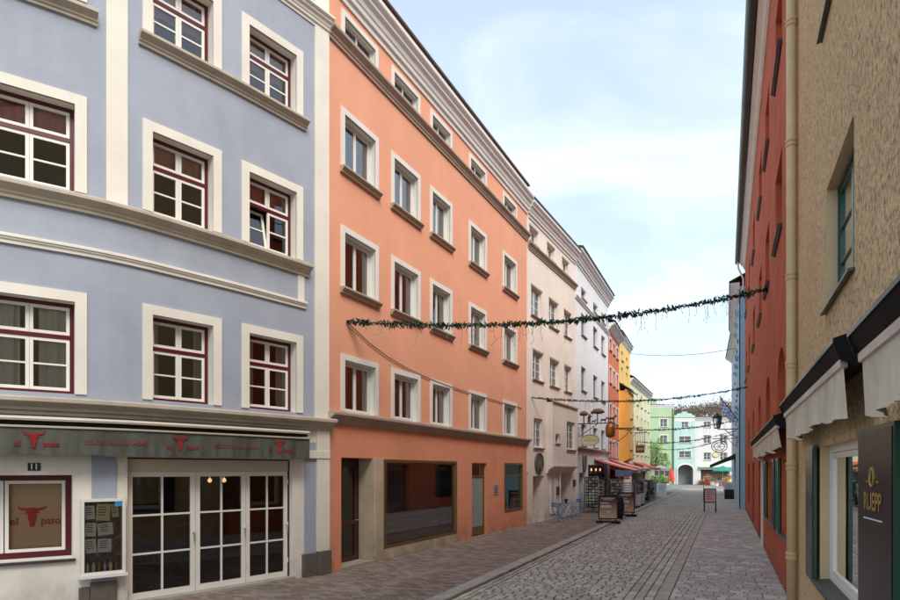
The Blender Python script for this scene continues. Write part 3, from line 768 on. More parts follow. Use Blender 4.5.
# recessed entrance
w = MB(); ring(w, FO, .5, 1.82, .05, 2.58, .07, -.50, -.42, False)
d_ = w.build('door', M_DKWOOD, orange)
s_ = MB(); ring(s_, FO, .58, 1.74, .05, 2.5, .13, -.49, -.43); s_.fbox(FO, .71, 1.61, .95, 1.06, -.485, -.435); s_.build('door_leaf', M_DKWOOD, d_)
for z0, z1 in ((.18, .95), (1.06, 2.37)):
    MB().quad(FO.P(.71, z0, -.46), FO.P(1.61, z0, -.46), FO.P(1.61, z1, -.46), FO.P(.71, z1, -.46)).build('pane', M_GLASSD, d_)
MB().tube([FO.P(1.66, 1.05, -.43), FO.P(1.66, 1.05, -.37), FO.P(1.56, 1.05, -.37)], .012).build('handle', M_ALU, d_)
# shop window
w = MB(); ring(w, FO, 2.25, 6.52, .27, 2.58, .075, -.1, .035); win = w.build('shop_window', M_BRONZE, orange, bevel=.008)
MB().quad(FO.P(2.32, .34, -.04), FO.P(6.45, .34, -.04), FO.P(6.45, 2.51, -.04), FO.P(2.32, 2.51, -.04)).build('pane', M_SHOPG, win)
bl = MB()
for k in range(26): bl.fbox(FO, 2.4, 6.4, .5+k*.077, .503+k*.077, -.32, -.29)
bl.build('blind_slats', M_CURT, win, kind='stuff')
MB().fbox(FO, 2.3, 6.5, .28, .34, -.56, -.06).build('window_shelf', M_SURR, win)
MB().fbox(FO, 2.3, 6.5, .35, 2.55, -.62, -.57).build('display_back', M_SURR, win)  # pale backing added close behind the glass to catch daylight and brighten the window
# house door
w = MB(); ring(w, FO, 7.76, 9.05, 0, 2.54, .07, -.2, -.1, False); w.fbox(FO, 7.83, 8.98, 2.05, 2.12, -.195, -.105)
d_ = w.build('door', M_BRONZE, orange)
MB().fbox(FO, 7.84, 8.97, .32, 2.045, -.18, -.13).build('door_panel', M_DOORG, d_)
MB().fbox(FO, 7.84, 8.97, .04, .315, -.18, -.115).build('kick_plate', M_BRONZE, d_)
MB().quad(FO.P(7.83, 2.12, -.15), FO.P(8.98, 2.12, -.15), FO.P(8.98, 2.47, -.15), FO.P(7.83, 2.47, -.15)).build('pane', M_GLASSO, d_)
MB().tube([FO.P(7.95, 1.1, -.13), FO.P(7.95, 1.1, -.06), FO.P(8.1, 1.1, -.06)], .014).build('handle', M_ALU, d_)
# small shop window with a green blind
w = MB(); ring(w, FO, 10.75, 12.78, .7, 2.58, .075, -.1, .03); w.fbox(FO, 10.82, 12.7, 2.06, 2.12, -.09, .01)
win = w.build('window', M_BRONZE, orange, bevel=.006)
MB().fbox(FO, 10.83, 12.7, 2.12, 2.5, -.12, -.1).build('green_blind', pm('green_blind', (.16, .34, .06), .8), win)
MB().quad(FO.P(10.82, .77, -.05), FO.P(12.7, .77, -.05), FO.P(12.7, 2.06, -.05), FO.P(10.82, 2.06, -.05)).build('pane', M_GLASSO, win)
MB().quad(FO.P(10.82, 2.12, -.05), FO.P(12.7, 2.12, -.05), FO.P(12.7, 2.5, -.05), FO.P(10.82, 2.5, -.05)).build('pane', M_CLEAR, win)
pl = empty('wall_plaque', FO.P(9.85, 1.57, .02), 'small grey plaque on the orange wall between grey door and small window', 'plaque')
MB().fbox(FO, 9.66, 10.06, 1.4, 1.76, .002, .03).build('plate', M_ALU, pl, bevel=.006)
l = MB()
for k in range(4): l.fbox(FO, 9.71, 9.71+rnd.uniform(.18, .3), 1.46+k*.065, 1.475+k*.065, .03, .033)
l.build('engraving', M_CHALK, pl)

# ================================================================== pinkish white house
FW = fac((3.25, 25.36), (6.54, 31.41)); LW = FW.L
wh = empty('pinkish_white_house', FW.P(3, 0), 'pinkish white plastered house with a small projecting bay and deep doorways', 'house')
rows_w = [((.83, 1.98, 3.28, 4.58),), ]
wops = [(.83, 1.98, 3.28, 4.58)]
for a, b in ((.7, 1.95), (2.94, 4.2), (5.12, 6.2)): wops.append((a, b, 6.25, 7.5))
for a, b in ((.5, 1.8), (2.8, 4.05), (5.05, 6.15)): wops.append((a, b, 9.0, 10.25))
for a, b in ((.3, 1.3), (2.55, 3.55), (4.75, 5.75)): wops.append((a, b, 12.1, 12.75))
wall(FW, 0, LW, 0, 13.7, [o+(.14,) for o in wops]+[(.71, 2.12, 0, 2.04, .55), (4.3, 6.25, 0, 2.15, .9)], 'wall', M_WPINK, wh)
shell(FW, wh, 0, LW, 13.75, (3.0, 5.9, 8.7, 11.7), 8, 3.2, ext=M_WPINK)
for k, o in enumerate(wops):
    window(FW, wh, *o, .12, M_GREYW, M_WOODW, M_GLASSO, .05, 2, None, 2 if o[3]-o[2] > 1 else 0, 0, 0, (.07, .10, M_OSILL, .08), None, (M_CURT, rnd.choice((.5, .7, 1)), 0) if k % 3 else (M_CURT2, 1, .3))
    if o[2] > 5: MB().fbox(FW, o[0]-.04, o[1]+.04, o[3]+.005, o[3]+.08, -.02, .035).build('lintel', M_OSILL, wh)
mould(FW, wh, 'upper_cornice', 'cornice', 0, LW+.02, 11.72, 12.0, .18, M_OSILL)
mould(FW, wh, 'eaves_cornice', 'attic', 0, LW+.02, 13.05, 13.7, .34, M_SURR)
MB().fprism(FW, [(-.05, 13.78), (.36, 13.72), (.36, 13.80), (-.05, 13.9)], -.02, LW+.02).build('roof_edge', M_SLATE, wh)
MB().fbox(FW, -.02, .12, 2.2, 13.05, -.02, .03).build('corner_strip', M_SURR, wh)
# projecting bay
class Sub:
    curved = False; side = 1
    def __init__(s, F, off): s.F, s.off = F, off
    def P(s, u, z, d=0): return s.F.P(u, z, d+s.off)
FWb = Sub(FW, .32)
b0, b1 = 2.45, 6.3
wall(FWb, b0, b1, 2.55, 5.42, [(2.75, 3.4, 3.55, 3.98, .2), (4.5, 5.85, 3.3, 4.68, .12)], 'bay_wall', M_WPINK, wh)
for q in (b0, b1-.03): MB().fbox(FW, q, q+.03, 2.55, 5.42, -.02, .317).build('bay_side', M_WPINK, wh)
MB().fprism(FW, [(-.02, 2.15), (.06, 2.15), (.12, 2.3), (.28, 2.42), (.36, 2.46), (.36, 2.56), (-.02, 2.56)], b0-.03, b1+.03).build('bay_corbel', M_WPINK, wh)
MB().fprism(FW, [(-.02, 5.60), (.40, 5.40), (.40, 5.45), (-.02, 5.66)], b0-.04, b1+.04).build('bay_roof', M_OSILL, wh)
window(FWb, wh, 4.5, 5.85, 3.3, 4.68, .1, M_GREYW, M_WOODW, M_GLASSO, .05, 2, None, 2, 0, 0, (.07, .10, M_OSILL, .08), None, (M_SIGNC, 1, -.02))
window(FWb, wh, 2.75, 3.4, 3.55, 3.98, .14, M_OSILL, M_DKWOOD, M_GLASS, .04, 1, None, 0, 0, 0, (.05, .08, M_SURR, .06), (.07, .02, M_SURR, False), (M_SIGNC, 1, 0))
# doorways
MB().fbox(FW, .74, 2.09, 0, 2.02, -.66, -.56).build('door', M_BEIGEW, wh)
m = MB(); m.fbox(FW, 4.34, 6.2, 0, 2.13, -1.0, -.92); m.build('inner_wall', M_PALE, wh)
w = MB(); ring(w, FW, 5.0, 5.95, 0, 2.0, .07, -.92, -.86, False); d_ = w.build('door', M_GREYW, wh)
MB().fbox(FW, 5.08, 5.87, .02, 1.92, -.915, -.88).build('door_panel', M_BEIGEW, d_)
w = MB(); ring(w, FW, 2.95, 3.65, .25, 2.0, .06, -.02, .05); gw = w.build('window', M_GREYW, wh)
MB().fbox(FW, 3.01, 3.59, .31, 1.94, -.01, .02).build('shutter_panel', M_BEIGEW, gw)
MB().tube([FW.P(4.15, .1, .09), FW.P(4.15, 2.3, .09)], .04, 8).build('downpipe', M_GREYW, wh)
MB().fbox(FW, 3.85, 4.05, 1.1, 1.5, -.01, .1).build('meter_box', M_SLATE, wh, bevel=.01)
MB().fbox(FW, 6.5, 6.68, 1.45, 1.8, -.01, .12).build('letter_box', M_BROWNB, wh, bevel=.01)
# oval relief
rel = empty('oval_relief', FW.P(1.4, 2.6, .05), 'dark oval stone relief of a standing figure above the doorway of the pinkish house', 'relief')
def ell(F, u, z, a, b, n=28): return [(u+a*math.cos(2*math.pi*k/n), z+b*math.sin(2*math.pi*k/n)) for k in range(n)]
MB().fpoly(FW, ell(FW, 1.4, 2.6, .50, .46), -.01, .05).build('medallion', M_DKSTONE, rel)
m = MB(); pts = [FW.P(u, z, .06) for u, z in ell(FW, 1.4, 2.6, .48, .44)]; m.tube(pts+[pts[0]], .03, 6); m.build('rim', M_DKSTONE, rel)
MB().lathe(FW.P(1.4, 2.25, .0), [(.02, 0), (.12, .02), (.1, .25), (.12, .4), (.04, .5), (.06, .58), (.05, .66), (.02, .7)], 10).build('figure', M_DKSTONE, rel, smooth=True)

# ================================================================== bluish white house
FP = fac((6.54, 31.41), (10.61, 40.27)); LP = FP.L
bw = empty('bluish_white_house', FP.P(5, 0), 'bluish white house with tall grey windows above the souvenir shop', 'house')
pops = []
for a, b in ((1.5, 2.75), (4.8, 6.1), (7.35, 8.6)):
    for c, d in ((3.65, 4.85), (6.68, 8.0), (9.72, 10.92), (11.75, 12.35)): pops.append((a, b, c, d))
wall(FP, 0, LP, 0, 13.9, [o+(.16,) for o in pops]+[(3.3, 9.4, 0, 2.6, .5), (1.0, 2.3, 0, 2.15, .3)], 'wall', M_WBLUE, bw)
shell(FP, bw, 0, LP, 13.95, (3.0, 6.2, 9.2, 11.4), 8, 3.2, ext=M_WBLUE)
M_GREYF = pm('grey_blue_paint', (.30, .35, .39), .5, var=.06)
for o in pops: window(FP, bw, *o, .14, M_GREYF, M_GREYF, M_GLASSO, .05, 2, None, 1, 0, 0, (.06, .1, M_OSILL, .06), None, (M_CURT2, 1, .2))
mould(FP, bw, 'cornice', 'cornice', 0, LP+.03, 3.3, 3.55, .2, M_OSILL)
mould(FP, bw, 'string_course', 'sill', 0, LP, 11.35, 11.52, .12, M_SURR)
mould(FP, bw, 'eaves_cornice', 'attic', 0, LP+.02, 13.2, 13.9, .4, M_SURR)
MB().fprism(FP, [(-.05, 13.98), (.45, 13.92), (.45, 14.0), (-.05, 14.1)], -.02, LP+.02).build('roof_edge', M_SLATE, bw)
MB().fbox(FP, .0, .5, 13.9, 14.7, -.8, -.2).build('chimney', M_SURR, bw, bevel=.03)
# shop front inside the opening
MB().fbox(FP, 3.32, 9.38, 2.05, 2.58, -.3, -.22).build('shop_fascia', pm('red_brown_fascia', (.20, .05, .035), .5), bw)
for u in (3.9, 5.2, 6.6, 8.0): MB().fbox(FP, u-.07, u+.07, 2.24, 2.40, -.215, -.17).build('lit_lamp', M_LAMP, bw)
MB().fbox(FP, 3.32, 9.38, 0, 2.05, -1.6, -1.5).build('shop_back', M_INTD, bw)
for u in (3.32, 6.2, 9.2): MB().fbox(FP, u, u+.18, 0, 2.05, -.32, -.2).build('shop_post', M_DKWOOD, bw)
MB().fbox(FP, 1.04, 2.26, 0, 2.12, -.4, -.3).build('door', M_DKWOOD, bw)
# dark shield plaque
sh = empty('carved_shield', FP.P(2.1, 2.75, .05), 'dark carved shield plaque hung on the bluish white wall below the cornice', 'plaque')
MB().fpoly(FP, [(1.75, 3.05), (1.95, 3.14), (2.2, 3.1), (2.45, 3.16), (2.5, 2.7), (2.38, 2.35), (2.1, 2.2), (1.85, 2.35), (1.76, 2.7)], .0, .1).build('shield', M_DKSTONE, sh)
pts = [FP.P(u, z, .1) for u, z in [(1.75, 3.05), (1.95, 3.14), (2.2, 3.1), (2.45, 3.16), (2.5, 2.7), (2.38, 2.35), (2.1, 2.2), (1.85, 2.35), (1.76, 2.7)]]
MB().tube(pts+[pts[0]], .03, 6).build('rim', M_OSILL, sh)

# ================================================================== brick orange, yellow and pale yellow houses
def simple_house(name, label, p, q, top, colr, ops, depth=8, rev=.14, sur=None, eave=.3, mat_frame=None, sill=True, roofm=None, mut=1, side=1, floors=(3, 6, 9), cuts=(), rise=2.2, rm=None, gm=None):
    F = fac(p, q, side); h = empty(name, F.P(F.L/2, 0), label, 'house')
    wall(F, 0, F.L, 0, top, [o+(rev,) for o in ops]+list(cuts), 'wall', colr, h, rm=rm)
    shell(F, h, 0, F.L, top+.05, floors, depth, 3.0, eave=eave, ext=colr, roofmat=roofm, roof_rise=rise)
    for o in ops:
        window(F, h, *o, rev-.02, mat_frame or M_GREYW, None, gm or M_GLASSO, .06, 2, None, mut, 0, 0, (.06, .1, M_OSILL, .06) if sill else None, (sur, .03, M_SURR, False) if sur else None, (M_CURT2, 1, .3) if rnd.random() < .5 else (M_CURT, 1, 0))
    mould(F, h, 'eaves_cornice', 'attic', 0, F.L, top-.45, top, eave*.9, M_SURR)
    return F, h
ops = [(a, b, c, d) for a, b in ((.6, 1.5), (2.35, 3.25), (4.1, 5.0)) for c, d in ((3.15, 4.3), (5.65, 6.8), (8.25, 9.35), (10.5, 11.3))]
FR_, hr = simple_house('brick_orange_house', 'brick orange house with white window surrounds between white and yellow houses', (10.61, 40.27), (12.79, 45.42), 12.2, M_RED2, ops, sur=.13, eave=.5, cuts=[(.7, 4.9, 0, 2.4, .4)])
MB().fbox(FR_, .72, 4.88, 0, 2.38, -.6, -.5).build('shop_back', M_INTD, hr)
ops = [(1.3, 2.3, 10.85, 11.6), (4.2, 5.2, 10.85, 11.6), (1.3, 2.3, 9.05, 10.35), (4.2, 5.2, 9.05, 10.35), (4.6, 5.6, 6.4, 7.6), (4.6, 5.6, 3.8, 5.0)]
FY, hy = simple_house('yellow_house', 'narrow yellow house with an ochre bay window hanging over the street', (12.79, 45.42), (15.5, 51.67), 12.75, M_YEL, ops, eave=.3, sur=.0, cuts=[(.7, 5.9, 0, 2.4, .4)])
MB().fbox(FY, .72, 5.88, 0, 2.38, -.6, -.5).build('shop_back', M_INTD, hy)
FYb = Sub(FY, .68)
wall(FYb, .35, 3.4, 3.3, 8.35, [(1.2, 2.5, 6.3, 7.7, .1), (1.2, 2.5, 3.9, 5.3, .1)], 'bay_wall', M_YEL2, hy)
for q in (.35, 3.33): MB().fbox(FY, q, q+.07, 3.3, 8.35, -.02, .675).build('bay_side', M_YEL2, hy)
MB().fprism(FY, [(-.02, 2.85), (.2, 2.9), (.62, 3.12), (.72, 3.2), (.72, 3.32), (-.02, 3.32)], .3, 3.45).build('bay_corbel', M_YEL2, hy)
MB().fprism(FY, [(-.02, 8.9), (.9, 8.3), (.9, 8.4), (-.02, 9.0)], .2, 3.55).build('bay_roof', M_SLATE, hy)
for z0, z1 in ((6.3, 7.7), (3.9, 5.3)): window(FYb, hy, 1.2, 2.5, z0, z1, .08, M_GREYW, None, M_GLASSO, .06, 2, None, 1, 0, 0, (.06, .1, M_OSILL, .06), None, (M_CURT, 1, 0))
ops = [(a, a+.95, c, c+1.1) for a in (1.2, 3.9, 6.6, 9.2, 11.6) for c in (8.3, 6.2, 3.7)]
FC, hc = simple_house('pale_yellow_house', 'pale yellow house with rows of small windows at the end of the terrace', (15.5, 51.67), (21.28, 63.83), 10.25, M_PALE, ops, eave=.35, floors=(3, 5.6, 7.8), cuts=[(1, 12.5, 0, 2.5, .4)])
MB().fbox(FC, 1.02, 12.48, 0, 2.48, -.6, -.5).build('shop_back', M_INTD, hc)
# gable end wall towards the square
# ================================================================== houses round the square (far end)
def end_house(name, label, x0, x1, y, top, colr, ops, cuts=(), sur=.12, **kw):
    F, h = simple_house(name, label, (x0, y), (x1, y), top, colr, ops, sur=sur, rev=.16, floors=(3.2, 6, 9), cuts=cuts, rise=.45, gm=M_GLASSF, **kw); return F, h
gx = 27.0
FG, hg = end_house('pale_green_house', 'pale green gabled house overgrown by a climbing tree on the square', gx, 35.45, 95, 12.6, M_GREEN,
    [(u-gx, u-gx+1.15, z0, z1) for u in (29.0, 33.25) for z0, z1 in ((9.1, 10.4), (6.55, 7.8), (3.9, 5.0))], cuts=[(32.3-gx, 34.9-gx, 0, 2.3, .2)], eave=.2)
mould(FG, hg, 'string_course', 'sill', 0, FG.L, 10.62, 10.75, .1, M_OSILL)
MB().fbox(FG, 4.9, 5.8, 12.6, 13.7, -.5, .02).build('parapet_step', M_GREEN, hg)
w = MB(); ring(w, FG, 32.3-gx, 34.9-gx, 0, 2.3, .12, -.25, -.15)
for k in (1, 2): w.fbox(FG, 32.3-gx+.86*k-.04, 32.3-gx+.86*k+.04, .12, 2.18, -.24, -.16)
w.fbox(FG, 32.4-gx, 34.8-gx, 1.2, 1.28, -.235, -.165)
sw_ = w.build('shop_window', M_WOODW, hg); MB().fbox(FG, 32.4-gx, 34.8-gx, .1, 2.2, -.3, -.26).build('pane', M_GLASSF, sw_)
MB().tube([FG.P(8.25, .1, .1), FG.P(8.25, 12, .1)], .06, 8).build('downpipe', M_ZINC, hg)
mx0 = 35.45
FM, hm = end_house('mint_gate_house', 'mint green gate house with curved gable above a dark arched gateway', mx0, 38.75, 94.9, 10.5, M_MINT,
    [(1.15, 2.25, 9.0, 9.95), (.75, 2.65, 6.55, 7.65), (.75, 2.65, 4.2, 5.3)], sur=.1, eave=.05, cuts=[(.44, 3.06, 0, 3.24, 1.6)], rm=pm('passage_plaster', (.26, .28, .26), .9, var=.15))
gp = [(0, 10.5), (0, 10.9), (.35, 11.0), (.6, 11.25), (1.2, 11.3), (1.3, 11.55), (2.0, 11.55), (2.1, 11.3), (2.7, 11.25), (2.95, 11.0), (3.3, 10.9), (3.3, 10.5)]
MB().fpoly(FM, gp, -.3, .03).build('gable', M_MINT, hm)
# arch head: spandrels close the square cut to a segmental-round arch
n = 16; ar = [(1.75-1.31*math.cos(math.pi*k/n), 2.3+.0+.93*math.sin(math.pi*k/n)) for k in range(n+1)]
m = MB(); pts = [FM.P(u, z, .06) for u, z in [(.44, 0)]+ar+[(3.06, 0)]]; m.tube(pts, .13, 6); m.build('arch_surround', M_SURR, hm)
for hf, cx in ((ar[:n//2+1], .44), (ar[n//2:], 3.06)):
    MB().fpoly(FM, hf+[(cx, 3.242)], -.4, .002).build('arch_spandrel', M_MINT, hm)
MB().fbox(FM, .40, 3.12, 0, 3.27, -1.7, -1.5).build('gate_passage', pm('passage_plaster', (.30, .33, .31), .9, var=.15), hm)
FH, hh2 = end_house('white_corner_house', 'white house with small dark windows above the flower shop on the square', 38.75, 46.5, 95.1, 10.6, M_WHITE,
    [(u-38.75, u-38.75+1.15, z0, z1) for u in (40.2, 42.8) for z0, z1 in ((6.5, 7.85), (3.85, 5.1))]+[(1.45, 2.6, 9.05, 10.0)], sur=.06, eave=.35, cuts=[(1.0, 5.6, 0, 2.35, .5)], roofm=M_SLATE)
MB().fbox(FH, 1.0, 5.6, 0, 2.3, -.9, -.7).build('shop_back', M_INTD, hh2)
mould(FH, hh2, 'shop_canopy', 'sill', .6, 5.9, 2.4, 2.85, .5, pm('pale_green_canopy', (.45, .62, .52), .7))
osn = empty('oval_wall_sign', FH.P(3.3, 4.7, .1), 'cream oval sign with gold rim between the white house windows', 'sign')
MB().fpoly(FH, ell(FH, 3.35, 4.75, .52, .4), .0, .08).build('board', M_SIGNC, osn)
pts = [FH.P(u, z, .09) for u, z in ell(FH, 3.35, 4.75, .52, .4)]; MB().tube(pts+[pts[0]], .05, 6).build('rim', M_GOLD, osn)

# ================================================================== right side: lavender, sky blue, rust red, beige
ops = [(a, a+1.2, c, c+1.5) for a in (2, 5.5, 9) for c in (3.8, 7, 10.2)]
def rw(d): return (.46*d+1.1307, d)
FL, hl = simple_house('lavender_house', 'lavender grey house beyond the sky blue house', (23.6, 49), (29.1, 62), 13.8, M_LAV, ops, side=-1, eave=.6, sur=.12)
ops = [(a, a+1.2, c, c+1.6) for a in (1.5, 5, 8.5) for c in (4.2, 7.4, 10.4)]
FS, hs = simple_house('sky_blue_house', 'bright sky blue house adjoining the rust red house', (rw(35.7)[0]-.32, 35.75), (rw(48.3)[0]-.32, 48.3), 13.5, M_SKYB, ops, side=-1, eave=.55, sur=.0)
for a in (1.5, 5, 8.5):
    for z in (6.1, 9.25, 12.1): mould(FS, hs, 'window_hood', 'cornice', a-.2, a+1.4, z, z+.2, .22, M_SKYB)
FRd = fac(rw(9.5), rw(35.7), -1); LR = FRd.L
red = empty('rust_red_house', FRd.P(10, 0), 'long rust red plastered house with deep set windows and a dark gutter', 'house')
du = lambda d: (d-9.5)/math.cos(TH)
rops = []
for a, b in ((12.1, 13.7), (15.7, 17.2), (19.0, 20.6), (23.6, 25.2), (28.5, 30.1), (32.5, 34)):
    for c, d in ((7.25, 8.85), (10.95, 12.5)): rops.append((du(a), du(b), c, d))
aops = [(du(a), du(b), 3.35, 4.82) for a, b in ((11.5, 13.2), (15.4, 17.0), (19.5, 21), (24, 25.5), (29, 30.5))]
sops = [(du(10.35), du(12.2), 1.02, 2.5), (du(13.9), du(16.2), 1.02, 2.5)]
cuts = [(du(19.3), du(20.8), 0, 2.6, .4), (du(24), du(26), 0, 2.6, .3), (du(28.5), du(31), 0.6, 2.6, .3)]
wall(FRd, 0, LR, 0, 14.6, [o+(.32,) for o in rops+aops]+[o+(.16,) for o in sops]+cuts, 'wall', M_RED, red)
shell(FRd, red, 0, LR, 14.75, (3.0, 6.5, 10), 8, 3.2, eave=.2, ext=M_RED)
for o in rops: window(FRd, red, *o, .28, M_DKWOOD, None, M_GLASSO, .06, 2, None, 1, 0, 0, (.06, .09, M_SLATE, .1), None, (M_CURT2, 1, .2))
for o in aops:
    w_ = window(FRd, red, *o, .28, M_DKWOOD, None, M_GLASSO, .05, 2, None, 0, 0, 0, None, None, (M_CURT2, 1, .2))
    cu = (o[0]+o[1])/2; ra = (o[1]-o[0])/2; pts = [(cu-ra*math.cos(math.pi*k/16), 4.15+.66*math.sin(math.pi*k/16)) for k in range(17)]
    for hf, cx in ((pts[:9], o[0]), (pts[8:], o[1])): MB().fpoly(FRd, hf+[(cx, 4.822)], -.3, .003).build('arch_spandrel', M_RED, w_)
for o in sops:
    wn = window(FRd, red, *o, .12, M_WOODW, None, M_GLASSO, .07, 1, None, 0, 0, 0, (.05, .08, M_SLATE, .05), None, None)
    for a, b in ((o[0]-.62, o[0]-.02), (o[1]+.02, o[1]+.62)):
        s_ = MB(); ring(s_, FRd, a, b, o[2]-.05, o[3]+.05, .07, .02, .07); sh_ = s_.build('shutter', M_GREENW, red)
        MB().fbox(FRd, a+.07, b-.07, o[2]+.02, o[3]-.02, .03, .058).build('shutter_panel', M_GLOSSB, sh_)
for c in cuts:
    w = MB(); ring(w, FRd, c[0], c[1], c[2], c[3], .09, -c[4]-.06, -c[4]+.01, False); d_ = w.build('door', M_DKWOOD, red)
    MB().fbox(FRd, c[0]+.1, c[1]-.1, c[2]+.02, c[3]-.1, -c[4]-.04, -c[4]-.02).build('pane', M_GLASSF, d_)
MB().fbox(FRd, du(18.2), du(18.6), 0, 3.0, -.01, .05).build('pilaster', M_SURR, red)
mould(FRd, red, 'eaves_cornice', 'attic', 0, LR, 14.2, 14.62, .26, M_SURR)
g = MB(); gy = 14.72
arc = [(.40+.15*math.cos(math.pi+math.pi*k/8), gy+.15*math.sin(math.pi+math.pi*k/8)) for k in range(9)]
arc += [(.40+.138*math.cos(math.pi*k/8), gy-.0+.138*-math.sin(math.pi*k/8)+.012) for k in range(9)]
g.fprism(FRd, arc, 0, LR); g.build('gutter', M_ZINC, red)
MB().tube([FRd.P(LR-.4, 14.6, .4), FRd.P(LR-.4, 14.2, .35), FRd.P(LR-.4, 13.6, .1), FRd.P(LR-.4, 12.9, .1)], .055, 8).build('downpipe', M_WOODW, red)
# beige house beside the camera
FE = fac(rw(-6.0), rw(9.5), -1); LE = FE.L
de = lambda d: (d+6.0)/math.cos(TH)
bei = empty('beige_house', FE.P(de(6), 0), 'rough cast beige house with green framed window above the black awnings', 'house')
gwin = (de(5.3), de(6.75), 4.08, 5.45)
swin = (de(4.38), de(7.2), .98, 2.58)
uw = (de(6.9), de(7.6), 7.35, 8.7)
wall(FE, 0, LE, 0, 14.6, [gwin+(.15,), swin+(.15,), (de(5.6), de(7.0), 7.35, 8.8, .15), (de(1), de(2.4), 4.08, 5.45, .15), (de(1), de(3.2), .98, 2.58, .15)], 'wall', M_BEIGE, bei, rm=M_BEIGES)
shell(FE, bei, 0, LE-.25, 14.75, (3.2, 6.5, 9.8), 8, 3.0, eave=.3, ext=M_BEIGE)
for o in (gwin, (de(5.6), de(7.0), 7.35, 8.8), (de(1), de(2.4), 4.08, 5.45)):
    wn = window(FE, bei, *o, .11, M_GREENW, None, M_GLASSO, .06, 2, None, 2, 0, 0, None, None, (M_CURT2, .7, 0))
    MB().fprism(FE, [(-.22, o[2]+.012), (.06, o[2]-.03), (.06, o[2]-.008), (-.22, o[2]+.03)], o[0]-.06, o[1]+.06).build('sill', M_ZINC, wn)
    m = MB(); ring2(m, FE, o[0]+.0, o[1]-.0, o[2], o[3], .0, .0, False)
for o in (swin, (de(1), de(3.2), .98, 2.58)):
    wn = window(FE, bei, *o, .1, M_WOODW, None, M_GLASSO, .08, 1, None, 0, 0, 0, None, None, None, sw=.06)
    MB().fprism(FE, [(-.12, o[2]+.008), (.09, o[2]-.03), (.09, o[2]-.004), (-.12, o[2]+.028)], o[0]-.05, o[1]+.05).build('sill', M_SLATE, wn)
    MB().fbox(FE, o[0]+.1, o[1]-.1, 0.3, 2.55, -1.2, -1.15).build('display_back', pm('tan_display', (.40, .27, .13), .7), wn)
    MB().fbox(FE, o[0]+.1, o[1]-.1, 1.0, 1.04, -1.1, -.25).build('display_shelf', M_BROWNB, wn)
    for k in range(3): MB().lathe(FE.P(o[1]-.4-.35*k, 1.75, -.7), [(.02, 0), (.12, .02), (.13, .2), (.1, .28), (.02, .3)], 12).build('white_lamp_shade', M_WOODW, wn)
# downpipe between beige and red
pp = [FE.P(LE-.08, 15, .09), FE.P(LE-.08, 2.9, .09), FE.P(LE-.14, 2.6, .09), FE.P(LE-.14, .05, .09)]
MB().tube(pp, .075, 12).build('downpipe', M_PIPE, bei, smooth=True)
m = MB()
for z in (11.2, 9.3, 7.4, 5.3, 3.9, 2.3, .9):
    uu = LE-.08 if z > 2.9 else LE-.14
    m.lathe(FE.P(uu, z, .09), [(.076, 0), (.086, .005), (.086, .035), (.076, .04), (.076, .07), (.086, .075), (.086, .11), (.076, .115)], 12)
m.build('pipe_collar', M_PIPE, bei)
# shutters of the beige shop window
for k, (hu, a, b, ang) in enumerate(((swin[1], .02, .66, 1), (swin[0], -.02, -.86, -3))):
    c, s__ = math.cos(R(ang)), math.sin(R(ang))
    class Hinge:
        curved = False; side = -1
        def P(q, u, z, d=0, hu=hu, c=c, s__=s__, sg=(1 if b > 0 else -1)):
            return FE.P(hu+u*c+(-sg*d*s__), z, .03+max(0, -ang)*.025+abs(u)*s__+d*c)
    Hn = Hinge(); lo, hi = min(a, b), max(a, b)
    m = MB(); ring(m, Hn, lo, hi, .93, 2.60, .06, 0, .04); m.fbox(Hn, lo+.06, hi-.06, 1.0, 2.54, .0, .03)
    sh_ = m.build('shutter', M_GREENW, bei, bevel=.006)
    MB().fbox(Hn, lo+.03, hi-.03, .96, 2.57, .041, .046).build('shutter_panel', M_GLOSSB, sh_)
    if k == 1:
        cu = (lo+hi)/2+.02
        tm = MB(); ftext(tm, Hn, 'RUEPP', .165, cu, 2.08, .049, .9, .004); tm.build('lettering', M_GOLD, sh_)
        tm = MB(); ring_pts = [Hn.P(cu+.045*math.cos(2*math.pi*q/18), 2.25+.062*math.sin(2*math.pi*q/18), .05) for q in range(19)]; tm.tube(ring_pts, .009, 5)
        for sx in (-1, 1): tm.fbox(Hn, cu+sx*.12-.02, cu+sx*.12+.02, 2.215, 2.228, .047, .051)
        tm.build('emblem', M_GOLD, sh_)
        tm = MB()
        for q in range(11): tm.fbox(Hn, cu-.22+q*.04, cu-.22+q*.04+.026, 1.962, 1.972, .047, .05)
        tm.build('small_print', M_WTXT, sh_)
